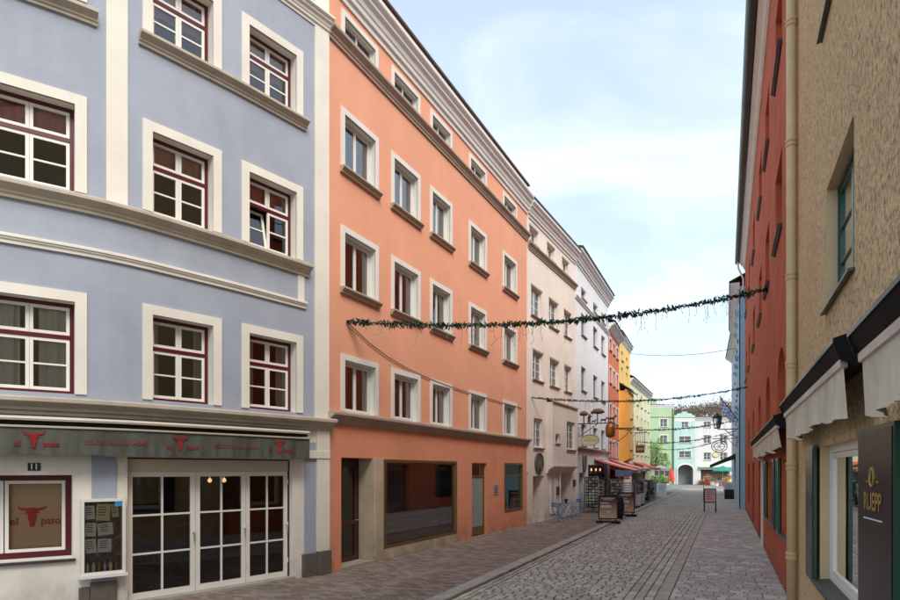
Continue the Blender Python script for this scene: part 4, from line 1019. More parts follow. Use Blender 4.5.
# awnings on the right
def right_awning(F, label, u0, u1, z, fab, drop, name='shop_awning'):
    o = empty(name, F.P((u0+u1)/2, z, .2), label, 'awning', 'awnings over the right hand shops')
    MB().fprism(F, [(.004, z-.16), (.10, z-.17), (.225, z-.13), (.285, z-.01), (.285, z+.012), (.004, z+.10)], u0, u1).build('cassette', M_CASS, o)
    MB().fprism(F, [(.286, z-.014), (.292, z-.014), (.292, z+.016), (.286, z+.016)], u0, u1).build('edge_strip', M_ZINC, o)
    MB().fprism(F, [(.19, z-.20), (.235, z-.19), (.24, z-.135), (.19, z-.14)], u0+.05, u1-.05).build('front_rail', M_ALU, o)
    for q in (u0, u1-.03): MB().fprism(F, [(.003, z-.19), (.12, z-.20), (.25, z-.14), (.29, z-.02), (.29, z+.02), (.003, z+.108)], q-.002, q+.032).build('end_cap', M_CASS, o)
    ph = rnd.random()*6
    fn = lambda u, zz: .215+(z-.19-zz)/drop*(.035*math.sin(u*5+ph)+.022*math.sin(u*13)+.012*math.sin(u*29)-.01)
    c = cloth(F, u0+.06, u1-.06, z-.195-drop, z-.19, fn, max(40, int((u1-u0)*26)), 5, lambda u: .03*math.sin(u*2.1+ph)+.012*math.sin(u*7))
    c.build('valance', fab, o, smooth=True)
right_awning(FE, 'black cassette awning with grey cream valance above the shop window with dark shutters', de(4.42), de(9.0), 3.28, M_AWNR, .36)
right_awning(FE, 'black cassette awning with clean cream valance, farther from the downpipe than the shutters', de(-1.5), de(3.9), 3.2, M_AWNR, .34)
right_awning(FRd, 'black cassette awning with cream valance on the rust red house', du(10.2), du(20), 3.22, M_AWNR, .36)

# ================================================================== garlands and wires over the street
M_FIR = leafmat('fir_green', [(.02, .055, .035), (.03, .085, .045), (.015, .04, .03), (.05, .11, .06)])
M_BULB = pm('clear_bulb_string', (.30, .30, .28), .4, var=.1, bump=0)
def sagp(a, b, sag, n):
    a, b = Vector(a), Vector(b); return [a.lerp(b, k/n)+Vector((0, 0, -sag*4*(k/n)*(1-k/n))) for k in range(n+1)]
def garland(label, a, b, sag, rad, dens, drops, a_wall=None, b_wall=None):
    o = empty('fir_garland', a, label, 'garland', 'fir garlands strung across the street')
    L = (Vector(b)-Vector(a)).length; pts = sagp(a, b, sag, 40)
    MB().tube(pts, .012, 5).build('wire', M_BLACK, o)
    m = MB(); n = int(L*dens)
    ax = (Vector(b)-Vector(a)).normalized()
    for k in range(n):
        x = rnd.random()*40; i = min(39, int(x)); p = pts[i].lerp(pts[i+1], x-i)
        lump = .75+.5*mnoise.noise(Vector((x*.9, sag, rad*9)))
        th = rnd.random()*2*math.pi; out = ax.orthogonal().normalized(); out.rotate(Matrix.Rotation(th, 3, ax))
        d = (out*rnd.uniform(.5, 1)+ax*rnd.uniform(-1, 1)+Vector((0, 0, -.15))).normalized()
        l = rad*rnd.uniform(.6, 1.25)*lump; w = d.cross(Vector((rnd.gauss(0, 1), rnd.gauss(0, 1), rnd.gauss(0, 1)))).normalized()*rad*.16
        m.quad(p-w*.4, p+d*l*.55-w, p+d*l, p+d*l*.55+w)
    m.build('fir_twigs', M_FIR, o, kind='stuff')
    m = MB()
    for k in range(drops):
        x = rnd.uniform(.8, 39.2); i = int(x); p = pts[i].lerp(pts[i+1], x-i); l = rnd.uniform(.15, .6)*(1 if rad > .1 else .8)
        q = [p+Vector((rnd.uniform(-.03, .03), rnd.uniform(-.03, .03), -l*j/4)) for j in range(5)]; q[-1] += Vector((rnd.uniform(-.08, .08), 0, .03))
        m.tube(q, .005, 3)
        for j in (1, 2, 3, 4): m.lathe(q[j]-Vector((0, 0, .012)), [(.003, 0), (.011, .01), (.003, .024)], 4)
    m.build('light_strings', M_BULB, o, kind='stuff')
    for e in (a, b): MB().lathe(Vector(e)-Vector((0, 0, .03)), [(.01, 0), (.035, .01), (.035, .05), (.01, .06)], 8).build('hook', M_BLACK, o)
garland('thick fir garland from the orange house to the rust red house', FO.P(.68, 5.77, .04), FRd.P(du(16.2), 7.2, .03), .42, .15, 150, 60)
garland('fir garland from the pinkish white house to the rust red house', FW.P(.55, 5.42, .04), FRd.P(du(31), 6.6, .03), .40, .11, 130, 50)
garland('fir garland from the brick orange house to the sky blue house', FR_.P(.4, 5.15, .04), FS.P(5.5, 5.7, .03), .35, .13, 110, 30)
garland('thin fir garland from the pale yellow house to the sky blue house', FC.P(3.5, 4.9, .04), FS.P(12.5, 5.4, .03), .45, .12, 90, 20)
garland('thin fir garland from the pale yellow house end to the lavender house', FC.P(12.9, 4.7, .04), FL.P(9.5, 5.8, .03), .75, .13, 80, 20)
tag(MB().tube(sagp(FY.P(6.6, 12.3, .03), FS.P(11, 11.6, .03), .35, 24), .02, 4).build('overhead_wire', M_BLACK), 'single thin bare wire high between the yellow and sky blue houses', 'wire')
cp = [FO.P(.68, 5.75, .03), FO.P(1.6, 5.42, .03), FO.P(3.2, 5.08, .03), FO.P(5.0, 4.88, .03), FO.P(7.1, 4.88, .03), FO.P(9.6, 4.95, .03), FO.P(12.9, 5.0, .03)]
cp = [FO.P(.68, 5.75, .03)]+[FO.P(.68+12*k/14, 5.75-.9*(1-math.exp(-k*.42)), .03) for k in range(1, 15)]
tag(MB().tube(cp, .012, 5).build('facade_cable', M_BLACK), 'thin dark cable sagging along the orange wall below the thick garland', 'cable')

# ================================================================== wrought iron guild sign
gs = empty('wrought_iron_sign', FP.P(.2, 4.7, 0), 'wrought iron bracket sign with tree and animal figures, copper drum and cream oval board', 'sign')
class Perp:
    """plane standing out from a wall: u = distance from the wall, d = along the wall"""
    curved = False; side = 1
    def __init__(s, F, u): s.F, s.u = F, u
    def P(s, u, z, d=0): return s.F.P(s.u+d, z, u)
G = Perp(FP, .2)
z0 = 4.72
MB().tube([G.P(0, z0), G.P(2.0, z0)], .025, 6).build('arm', M_BLACK, gs)
m = MB(); m.tube([G.P(0, z0-.75), G.P(.25, z0-.62), G.P(.8, z0-.25), G.P(1.15, z0)], .018, 6)
for cx, cz, r0 in ((.22, z0-.3, .16), (.5, z0-.17, .09), (.14, z0-.55, .09)):
    m.tube([G.P(cx+r0*(1-k/26)*math.cos(k*.5), cz+r0*(1-k/26)*math.sin(k*.5)) for k in range(24)], .01, 5)
m.build('brace', M_BLACK, gs)
MB().fbox(G, -.0, .03, z0-.85, z0+.12, -.05, .05).build('wall_plate', M_BLACK, gs)
for u, r_, h in ((.42, .25, .42), (1.13, .36, .5)):
    m = MB(); m.tube([G.P(u, z0), G.P(u, z0+h)], .03, 6); t_ = m.build('iron_tree', M_RUST, gs)
    c = MB()
    for k in range(90):
        a = rnd.random()*6.28; e = rnd.uniform(-.5, 1.2); rr = r_*rnd.uniform(.6, 1)
        p = G.P(u+rr*math.cos(a)*math.cos(e), z0+h+rr*.55*math.sin(e)+.08, rr*.5*math.sin(a)*math.cos(e))
        dx = Vector((rnd.gauss(0, 1), rnd.gauss(0, 1), rnd.gauss(0, 1))).normalized()*.06; dy = dx.orthogonal().normalized()*.05
        c.quad(p-dx, p-dy, p+dx, p+dy)
    c.lathe(G.P(u, z0+h-.02, 0), [(.02, 0), (r_*.85, .05), (r_*.9, .12), (r_*.5, .24), (.02, .28)], 12)
    c.build('iron_crown', M_RUST, t_)
def iron_figure(name, pts, u, z, s):
    MB().fpoly(G, [(u+x*s, z+y*s) for x, y in pts], -.025, .025).build(name, M_RUST, gs)
DEER = [(0, .0), (.06, 0), (.08, .3), (.3, .32), (.55, .3), (.6, 0), (.66, 0), (.68, .38), (.8, .6), (.98, .6), (.98, .7), (.85, .75), (.8, .9), (.74, .75), (.62, .58), (.3, .55), (.08, .55), (-.04, .4), (0, .3)]
MAN = [(0, 0), (.12, 0), (.16, .4), (.2, 0), (.32, 0), (.3, .5), (.34, .8), (.6, .95), (.58, 1.02), (.3, .98), (.28, 1.05), (.32, 1.2), (.2, 1.28), (.08, 1.2), (.1, 1.05), (.0, .95), (-.06, .6)]
iron_figure('hunter_figure', MAN, .64, z0+.01, .40); iron_figure('dog_figure', DEER, .84, z0+.01, .26); iron_figure('deer_figure', DEER, 1.30, z0+.01, .38); iron_figure('stag_figure', DEER, 1.66, z0+.02, .48)
MB().lathe(G.P(1.78, z0-.75), [(.05, 0), (.2, .04), (.24, .2), (.25, .5), (.2, .68), (.06, .74)], 14).build('copper_drum', M_COPPER, gs, smooth=True)
m = MB(); m.fpoly(G, ell(G, .75, z0-.86, .47, .28), -.03, .03); ob = m.build('oval_board', M_SIGNC, gs)
pts = [G.P(u, z, -.035) for u, z in ell(G, .75, z0-.86, .47, .28)]
MB().tube(pts+[pts[0]], .022, 5).build('rim', M_OSILL, ob)
m = MB()
for k in range(7): m.fbox(G, .44+k*.09, .44+k*.09+.06, z0-.91, z0-.83, -.036, -.031)
for k in range(3): m.fbox(G, .62+k*.09, .62+k*.09+.06, z0-.76, z0-.71, -.036, -.031)
m.build('painted_letters', M_OSILL, ob)
MB().tube([G.P(.75, z0), G.P(.75, z0-.58)], .01, 4).build('hanger', M_BLACK, gs)
# hanging sign on the pale yellow house
hs_ = empty('hanging_shop_sign', FC.P(1.0, 5, 0), 'brown board in a black iron frame hung from the pale yellow house', 'sign')
G2 = Perp(FC, .6)
m = MB(); m.tube([G2.P(0, 5.55), G2.P(1.35, 5.55)], .025, 6); ring(m, G2, .35, 1.15, 4.45, 5.5, .035, -.02, .02); m.tube([G2.P(0, 4.8), G2.P(.35, 5.5)], .018, 5)
for x in (.55, .75, .95): m.tube([G2.P(x, 4.45), G2.P(x+.05, 5.0), G2.P(x-.05, 5.5)], .015, 4)
m.build('iron_frame', M_BLACK, hs_); MB().fbox(G2, .38, 1.12, 3.78, 4.42, -.03, .03).build('board', M_BROWNB, hs_)
MB().fbox(G2, .45, 1.05, 4.02, 4.2, -.036, -.03).build('gold_panel', M_GOLD, hs_)
# drum lantern and bracket on the brick orange house
lb = empty('iron_bracket', FR_.P(.3, 5, 0), 'curved iron bracket reaching out from the brick orange house', 'bracket')
G3 = Perp(FR_, .3)
MB().tube([G3.P(0, 5.1), G3.P(2.2, 5.1)], .03, 6).build('arm', M_BLACK, lb)
MB().tube([G3.P(0, 4.1), G3.P(.5, 4.15), G3.P(1.1, 4.6), G3.P(1.5, 5.08)], .022, 6).build('brace', M_BLACK, lb)

# ================================================================== souvenir shop: awnings, stands, boards
def shop_awning(F, label, u0, u1, zw, zf, proj, bands):
    o = empty('striped_awning', F.P((u0+u1)/2, zw, .5), label, 'awning', 'red shop awnings on the left')
    for i, (fa, fb, mat) in enumerate(bands):
        a, b = u0+(u1-u0)*fa, u0+(u1-u0)*fb; m = MB(); nn = 6
        for k in range(nn):
            d0, d1 = proj*k/nn, proj*(k+1)/nn; za = zw+(zf-zw)*k/nn-.05*math.sin(math.pi*k/nn); zb = zw+(zf-zw)*(k+1)/nn-.05*math.sin(math.pi*(k+1)/nn)
            m.hexa([F.P(a, za-.012, d0), F.P(b, za-.012, d0), F.P(b, zb-.012, d1), F.P(a, zb-.012, d1), F.P(a, za, d0), F.P(b, za, d0), F.P(b, zb, d1), F.P(a, zb, d1)])
        m.build('cloth_panel', mat, o)
        cloth(F, a, b, zf-.2, zf, lambda u, z: proj+.006+.01*math.sin(u*14), 30, 2, lambda u: .03*abs(math.sin(u*6))).build('valance', mat, o)
    MB().tube([F.P(u0, zf, proj), F.P(u1, zf, proj)], .03, 6).build('front_rail', M_ALU, o)
    for u in (u0+.3, u1-.3): MB().tube([F.P(u, zw-.25, .0), F.P(u, (zw+zf)/2-.3, proj*.5), F.P(u, zf-.02, proj)], .02, 5).build('folding_arm', M_ALU, o)
    MB().tube([F.P(u0, zw, .03), F.P(u1, zw, .03)], .05, 8).build('roller', M_ALU, o)
shop_awning(FP, 'red awning with pale middle band over the souvenir shop', 5.0, 9.7, 2.95, 2.3, 2.2, ((0, .5, M_AWNRED), (.5, .84, M_AWNWH), (.84, 1, M_AWNRED)))
shop_awning(FR_, 'red awning in front of the brick orange and yellow houses', .4, 9.5, 3.0, 2.4, 1.9, ((0, .35, M_AWNRED), (.35, .6, M_AWNWH), (.6, 1, M_AWNRED)))
shop_awning(FC, 'small red awning on the pale yellow house', 2.0, 8.5, 3.0, 2.5, 1.6, ((0, .6, M_AWNRED), (.6, 1, M_AWNRED)))
tag(MB().fbox(Perp(FR_, .5), .4, 1.5, 1.85, 2.3, -.02, .02).build('blue_white_banner', pm('blue_white_cloth', (.30, .38, .62), .9, var=.6, vs=9, bump=0)), 'small blue and white cloth hung under the red awning', 'banner')
def rotM(p, a): return Matrix.Translation(Vector(p)) @ Matrix.Rotation(a, 4, 'Z')
CARDS = multi('postcards', [(.16, .18, .22), (.26, .23, .20), (.06, .07, .06), (.22, .10, .08), (.34, .32, .29), (.08, .12, .2), (.16, .13, .08), (.3, .26, .16), (.04, .04, .04)], .5, .1, 0, 20)
GARM = multi('garments', [(.40, .43, .50), (.16, .19, .28), (.62, .58, .55), (.26, .23, .21), (.45, .22, .17), (.30, .42, .52), (.70, .68, .66)], .9, .2, .1, 20)
def at(px, py):   # ground point seen at a photo pixel
    d = 600*2.3/(py-470); return Vector(((px-450)/600*d, d, 0))
A_ST = -TH
def card_rack(label, p, w, h, dep, rows, cols_, a=A_ST+.3):
    o = empty('postcard_rack', p, label, 'rack', 'souvenir racks outside the shops'); M = rotM(p, a); f = MB()
    for x in (-w/2, w/2):
        for y in (-dep/2, dep/2): f.box(x-.015, x+.015, y-.015, y+.015, .03, h, M)
    for z in (.12, h-.02): f.box(-w/2, w/2, -dep/2, -dep/2+.02, z, z+.02, M); f.box(-w/2, w/2, dep/2-.02, dep/2, z, z+.02, M)
    f.build('rack_frame', M_ALU, o)
    b = MB(); b.box(-w/2, w/2, -.02, .02, .14, h-.03, M); b.build('back_panel', M_CHALK, o)
    c = MB()
    for r in range(rows):
        for k in range(cols_):
            for sgn in (-1, 1):
                x0 = -w/2+w*(k+.08)/cols_; x1 = -w/2+w*(k+.9)/cols_; z = .16+(h-.2)*(r+.05)/rows; zt = .16+(h-.2)*(r+rnd.uniform(.7, .95))/rows
                y = sgn*(dep/2-.02); yt = sgn*(dep/2-.07); e = .006
                c.hexa([M @ Vector(q) for q in ((x0, y, z), (x1, y, z), (x1, y+e, z), (x0, y+e, z), (x0, yt, zt), (x1, yt, zt), (x1, yt+e, zt), (x0, yt+e, zt))])
            
    for r in range(rows):
        for k in range(3):
            for sx in (-1, 1):
                y0 = -dep/2+dep*(k+.1)/3; z = .16+(h-.2)*(r+.05)/rows; x = sx*(w/2+.01)
                c.box(x-.004, x+.004, y0, y0+dep*.28, z, z+(h-.2)/rows*.85, M)
    c.build('postcards', CARDS, o, kind='stuff')
    for x in (-w/2+.05, w/2-.05):
        for y in (-dep/2, dep/2): MB().lathe(M @ Vector((x, y, 0)), [(.01, 0), (.03, .01), (.03, .04), (.01, .06)], 8).build('castor', M_BLACK, o)
card_rack('tall postcard rack against the bluish white wall below the shield', FP.P(1.5, 0, .55), .68, 1.95, .5, 11, 4)
card_rack('postcard rack with colourful cards under the front of the red awning', FP.P(5.6, 0, 1.8), .7, 1.7, .5, 9, 5)
card_rack('low souvenir rack near the pale awning band', FP.P(8.2, 0, 1.8), .8, 1.45, .5, 8, 5)
card_rack('souvenir rack beside the clothes rails', FR_.P(2.2, 0, 1.7), .8, 1.6, .6, 8, 5)
def clothes_rail(label, p, n, w=1.3, a=None):
    o = empty('clothes_rail', p, label, 'clothes rail', 'clothes rails by the kerb'); M = rotM(p, (math.pi/2-TH) if a is None else a)
    f = MB(); h = 1.55
    for x in (-w/2, w/2): f.tube([M @ Vector((x, -.25, .04)), M @ Vector((x, .25, .04))], .018, 6); f.tube([M @ Vector((x, 0, .04)), M @ Vector((x, 0, h))], .018, 6)
    f.tube([M @ Vector((-w/2, 0, h)), M @ Vector((w/2, 0, h))], .018, 6); f.build('rail_frame', M_ALU, o)
    for k in range(n):
        x = -w/2+w*(k+.5)/n; l = rnd.uniform(.75, 1.1); g = MB(); nn = 8; th = .03
        sec = [(0, .03), (.05, .1), (.12, .22), (.3, .2), (l*.6, .19), (l, .24)]
        n0 = 0
        for dz, hw in sec:
            for y, t_ in ((-hw, .006), (-hw*.5, th), (hw*.5, th), (hw, .006), (hw*.5, -th), (-hw*.5, -th)):
                g.v.append(M @ Vector((x+t_*(1+dz*.5), y, h-.05-dz)))
        for i in range(len(sec)-1):
            for j in range(6): a_ = i*6+j; b_ = i*6+(j+1) % 6; g.f.append((a_, b_, b_+6, a_+6))
        g.f.append(tuple(range(6))); g.f.append(tuple(range((len(sec)-1)*6, len(sec)*6))[::-1])
        gm = g.build('garment', GARM, o, smooth=True)
        MB().tube([M @ Vector((x, 0, h+.02)), M @ Vector((x, 0, h-.06))], .005, 4).build('hanger', M_ALU, gm)
clothes_rail('clothes rail with dark jackets in front of the brick orange house', FR_.P(4.2, 0, 1.6), 8)
clothes_rail('clothes rail with grey garments in front of the yellow house', FY.P(1.2, 0, 1.55), 9)
clothes_rail('clothes rail with mixed garments past the ochre bay', FY.P(4.2, 0, 1.5), 9)
for k, (s_, t_, lab) in enumerate(((38.2, 6.45, 'souvenir rack on the kerb under the pale awning band'), (41.5, 6.35, 'souvenir rack on the kerb before the brick orange house'), (47.6, 6.3, 'souvenir rack on the kerb before the ochre bay'))):
    card_rack(lab, S(s_, t_), .8, 1.55, .6, 8, 5, A_ST)
for s_, t_, lab in ((39.8, 6.5, 'clothes rail at the kerb between two souvenir racks'), (44.2, 6.35, 'clothes rail at the kerb before the yellow house'), (50.2, 6.3, 'clothes rail at the kerb nearest the plain white pavement sign')):
    clothes_rail(lab, S(s_, t_), 9, 1.6)
for p_, lab in ((FP.P(6.7, 0, 1.1), 'souvenir rack deep under the souvenir shop awning'), (FP.P(3.0, 0, .6), 'narrow souvenir rack between the tall postcard rack and the shop lamps'), (S(36.0, 6.9), 'souvenir rack beside the white display column')):
    card_rack(lab, p_, .6, 1.75, .5, 9, 4)
# stacked white display column with red cap, dark tree figure
dcol = empty('display_column', FP.P(4.6, 0, 2.0), 'white ribbed display column with a red cap beside the dark barrel', 'display stand')
p0 = FP.P(4.6, 0, 2.0)
MB().lathe(p0, [(.26, 0), (.28, .04), (.24, .08), (.24, .85), (.27, .9)], 14).build('pedestal', M_GREYW, dcol)
MB().lathe(p0+Vector((0, 0, .9)), [(.22, 0)]+[(.24+.03*(k % 2), .05+.07*k) for k in range(11)]+[(.14, .86)], 16).build('white_stack', M_WOODW, dcol, smooth=False)
MB().lathe(p0+Vector((0, 0, 1.76)), [(.13, 0), (.15, .05), (.1, .12), (.02, .15)], 12).build('cap', M_AWNRED, dcol)
brl = empty('black_barrel', at(618, 519), 'black barrel standing between the two brown menu boards', 'barrel')
p0 = at(618, 519)
MB().lathe(p0, [(.2, 0), (.27, .3), (.29, .55), (.27, .8), (.2, 1.08), (.18, 1.09)], 16).build('barrel_body', M_CHALK, brl, smooth=True)
m = MB()
for z, r_ in ((.15, .245), (.4, .288), (.72, .285), (.95, .245)): m.lathe(p0+Vector((0, 0, z)), [(r_, 0), (r_+.012, .005), (r_+.012, .05), (r_, .055)], 16)
m.build('hoop', M_BLACK, brl)
# potted conifer by the shop door
pc = empty('potted_conifer', FP.P(4.0, 0, .9), 'dark potted conifer beside the souvenir shop entrance', 'plant'); p0 = FP.P(4.0, 0, .9)
MB().lathe(p0, [(.2, 0), (.24, .05), (.28, .4), (.3, .45), (.25, .45)], 14).build('pot', M_CHALK, pc)
MB().tube([p0+Vector((0, 0, .4)), p0+Vector((0, 0, 2.2))], [.03, .01], 6).build('trunk', M_DKWOOD, pc)
m = MB()
for k in range(900):
    z = rnd.uniform(.5, 2.3); rr = .38*(1-(z-.5)/1.95)**.8*math.sqrt(rnd.random()); a = rnd.random()*6.28
    c = p0+Vector((rr*math.cos(a), rr*math.sin(a), z)); d = Vector((math.cos(a), math.sin(a), .4)).normalized()*.09; w_ = Vector((-math.sin(a), math.cos(a), rnd.uniform(-.5, .5)))*.02
    m.quad(c-w_*.3, c+d*.5-w_, c+d, c+d*.5+w_)
m.build('crown', M_FIR, pc, kind='stuff')
# menu boards on weighted feet
def grad(name, a, b, z0, z1):
    m, nt, bb, o = base_mat(name); g = nt.nodes.new('ShaderNodeNewGeometry'); sp = nt.nodes.new('ShaderNodeSeparateXYZ'); nt.links.new(g.outputs['Position'], sp.inputs[0])
    c = mixc(nt, mrange(nt, sp.outputs[2], z0, z1, 0, 1), a, b); nt.links.new(c, bb.inputs['Base Color']); bb.inputs['Roughness'].default_value = .4; return m
M_POST = grad('sepia_poster_print', (.62, .45, .28), (.10, .035, .03), .25, .95)
def menu_board(label, p, a, w=.82, h=1.02):
    o = empty('menu_board', p, label, 'menu board', 'brown menu boards at the kerb'); M = rotM(p, a)
    b = MB(); b.box(-w*.62, w*.62, -.2, .2, .0, .1, M); b.build('weighted_foot', M_BLACK, o, bevel=.03)
    s_ = MB(); s_.box(-w*.42, -w*.36, -.03, .03, .09, .2, M); s_.box(w*.36, w*.42, -.03, .03, .09, .2, M); s_.build('stem', M_BLACK, o)
    f = MB(); z0, z1 = .17, .17+h
    for x0, x1, za, zb in ((-w/2, w/2, z1-.045, z1), (-w/2, w/2, z0, z0+.045), (-w/2, -w/2+.04, z0+.045, z1-.045), (w/2-.04, w/2, z0+.045, z1-.045)): f.box(x0, x1, -.035, .035, za, zb, M)
    fr = f.build('frame', M_BLACK, o)
    q = MB(); q.box(-w/2+.04, w/2-.04, -.02, .02, z0+.045, z1-.045, M); q.build('poster', M_POST, fr)
    t = MB()
    def line(x0, x1, z, hgt):
        x = x0
        while x < x1: l = rnd.uniform(.03, .07); t.box(x, min(x1, x+l), -.024, -.021, z, z+hgt, M); x += l+.018
    line(-.27, .27, z1-.13, .035); line(-.2, .2, z1-.19, .025); line(-.3, .05, z1-.35, .05); line(-.3, .14, z1-.52, .10); line(-.05, .1, z1-.72, .06)
    t.build('poster_writing', M_WTXT, fr, kind='stuff')
menu_board('nearer brown menu board with sepia poster on the kerb before the black barrel', at(608, 523), -.18)
menu_board('brown menu board with sepia poster behind the black barrel', at(626, 516), -.18)
# small boards and boxes along the left kerb
def a_board(name, label, p, a, w, h, face, framem, group=None, legs=.0):
    o = empty(name, p, label, 'pavement sign', group); M = rotM(p, a); sp = .22
    for sg, nm in ((-1, 'front_panel'), (1, 'back_panel')):
        T = M @ Matrix.Translation((0, sg*.02, h)) @ Matrix.Rotation(sg*math.atan2(sp, h), 4, 'X')
        f = MB(); zb = -h
        for x0, x1, za, zc in ((-w/2, w/2, -.05, 0), (-w/2, w/2, zb+legs, zb+legs+.05), (-w/2, -w/2+.045, zb, -.05), (w/2-.045, w/2, zb, -.05)): f.box(x0, x1, -.015, .015, za, zc, T)
        fr = f.build(nm, framem, o)
        q = MB(); q.box(-w/2+.045, w/2-.045, -.008, .008, zb+legs+.05, -.05, T); q.build('poster', face, fr)
        if sg < 0:
            t = MB()
            for k in range(4): t.box(-w*.28, w*rnd.uniform(.1, .3), -.012, -.009, -.2-h*.1*k, -.17-h*.1*k, T)
            t.build('poster_writing', M_LOGO if 'pink' in label else M_BLUEP, fr, kind='stuff')
M_PINKP = pm('pink_poster', (.66, .45, .43), .7, var=.15, vs=6, bump=0)
M_WHP = pm('pale_poster', (.62, .68, .72), .6, var=.12, vs=5, bump=0)
a_board('pavement_sign', 'black framed pavement sign with pale pink poster on tall legs beside the gutter rows', at(710, 512), -.35, .62, 1.28, M_PINKP, M_BLACK, legs=.5)
a_board('pavement_sign', 'white pavement sign with pale blue poster at the lavender house', at(729, 496.5), -.35, .85, 1.25, M_WHP, M_WOODW)
a_board('pavement_sign', 'plain white pavement sign at the end of the clothes rails', at(662, 497), -.35, .75, 1.15, M_WHP, M_WOODW)
tag(MB().tube([at(703.5, 500)+Vector((0, 0, 0)), at(703.5, 500)+Vector((0, 0, 1.3)), at(702.5, 500)+Vector((-.05, 0, 1.55))], .02, 6).build('marker_pole', M_BLACK), 'thin black marker pole behind the pink pavement sign', 'pole')
bx = empty('black_planter_box', FS.P(12.9, 0, .5), 'black planter box against the sky blue house', 'planter'); p0 = FS.P(12.9, 0, .5); Mx = rotM(p0, A_ST)
MB().box(-.35, .35, -.3, .3, 0, .75, Mx).build('box', M_BLACK, bx, bevel=.02); MB().box(-.3, .3, -.25, .25, .75, .77, Mx).build('soil', M_DKSTONE, bx)
for k, (f_, u, d_, lab) in enumerate(((FP, 7.0, 2.05, 'white bin with goods by the awning post'), (FP, 9.2, 2.0, 'white goods bin near the banner'), (FR_, 3.4, 2.0, 'dark goods bin before the clothes rails'), (FY, 5.9, 1.4, 'grey goods bin at the last clothes rail'))):
    p0 = f_.P(u, 0, d_); o = empty('goods_bin', p0, lab, 'bin', 'goods bins along the kerb'); M = rotM(p0, A_ST)
    m = MB()
    for x0, x1, y0, y1 in ((-.35, .35, -.3, -.27), (-.35, .35, .27, .3), (-.35, -.32, -.27, .27), (.32, .35, -.27, .27)): m.box(x0, x1, y0, y1, .12, .82, M)
    m.box(-.32, .32, -.27, .27, .12, .15, M); m.build('bin_body', [M_WOODW, M_GREYW, M_CHALK, M_GREYW][k], o)
    m = MB()
    for x in (-.3, .3):
        for y in (-.25, .25): m.box(x-.02, x+.02, y-.02, y+.02, 0, .12, M)
    m.build('bin_foot', M_BLACK, o)
    m = MB()
    for q in range(30):
        x, y = rnd.uniform(-.28, .28), rnd.uniform(-.23, .23); T = M @ Matrix.Translation((x, y, rnd.uniform(.72, .9))) @ Matrix.Rotation(rnd.random()*3, 4, 'Z') @ Matrix.Rotation(rnd.uniform(-.6, .6), 4, 'X')
        m.box(-.07, .07, -.05, .05, -.03, .05, T)
    m.build('goods', CARDS, o, kind='stuff')
# blue folding table and chairs
def blue_table(p, a):
    o = empty('folding_table', p, 'small blue slatted folding table at the pinkish white house', 'table'); M = rotM(p, a)
    for k in range(6): MB().box(-.3+.102*k, -.3+.102*k+.09, -.28, .28, .70, .72, M).build('slat', M_BLUEP, o)
    m = MB()
    for y in (-.24, .24):
        m.tube([M @ Vector((-.26, y, 0)), M @ Vector((.26, y, .69))], .014, 6); m.tube([M @ Vector((.26, y*.9, 0)), M @ Vector((-.26, y*.9, .69))], .014, 6)
    m.tube([M @ Vector((-.26, -.24, .01)), M @ Vector((-.26, .24, .01))], .012, 5); m.tube([M @ Vector((.26, -.22, .01)), M @ Vector((.26, .22, .01))], .012, 5)
    m.build('cross_leg', M_BLUEP, o)
def blue_chair(p, a, label):
    o = empty('folding_chair', p, label, 'chair', 'blue folding chairs'); M = rotM(p, a)
    for k in range(5): MB().box(-.2, .2, -.19+.078*k, -.19+.078*k+.066, .44, .457, M).build('seat_slat', M_BLUEP, o)
    for z in (.68, .78): MB().box(-.2, .2, .2, .215, z, z+.07, M).build('back_slat', M_BLUEP, o)
    for x in (-.2, .2):
        MB().tube([M @ Vector((x, -.2, 0)), M @ Vector((x, .12, .44)), M @ Vector((x, .215, .87))], .013, 6).build('back_leg', M_BLUEP, o)
        MB().tube([M @ Vector((x*.92, .22, 0)), M @ Vector((x*.92, -.18, .44))], .013, 6).build('front_leg', M_BLUEP, o)
blue_table(at(566, 518), .3)
blue_chair(at(558, 522), 2.0, 'blue folding chair between the table and the pinkish doorway')
blue_chair(at(575.5, 516), -1.2, 'blue folding chair between the table and the postcard rack')
tp = empty('table_plant', at(566, 518)+Vector((0, 0, .72)), 'small dark potted plant on the blue folding table', 'plant'); p0 = at(566, 518)+Vector((0, 0, .722))
MB().lathe(p0, [(.05, 0), (.07, .1), (.06, .1)], 10).build('pot', M_CHALK, tp)
m = MB()
for k in range(60):
    d = Vector((rnd.gauss(0, 1), rnd.gauss(0, 1), abs(rnd.gauss(0, 1)))).normalized(); c = p0+Vector((0, 0, .1)); w_ = d.orthogonal().normalized()*.015
    m.quad(c, c+d*.08-w_, c+d*.14, c+d*.08+w_)
m.build('leaves', M_FIR, tp)

# ================================================================== right: lantern, flag, green awning
ln = empty('wall_lantern', FS.P(1.6, 5.0, 0), 'black glazed lantern on an iron arm at the sky blue house', 'lantern')
G4 = Perp(FS, 1.6)
m = MB(); m.tube([G4.P(0, 4.85), G4.P(1.2, 4.85)], .03, 6); m.tube([G4.P(0, 4.3), G4.P(.5, 4.55), G4.P(.8, 4.85)], .022, 6); m.build('arm', M_BLACK, ln)
c0 = G4.P(1.22, 4.9); 
MB().lathe(c0, [(.14, 0), (.2, .02), (.2, .06)], 6).build('base', M_BLACK, ln)
m = MB()
for k in range(6):
    a = 2*math.pi*k/6; m.tube([c0+Vector((.19*math.cos(a), .19*math.sin(a), .05)), c0+Vector((.30*math.cos(a), .30*math.sin(a), .68))], .014, 4)
m.build('lantern_frame', M_BLACK, ln)
MB().lathe(c0, [(.17, .05), (.28, .67)], 6).build('lantern_glass', M_GLASS, ln)
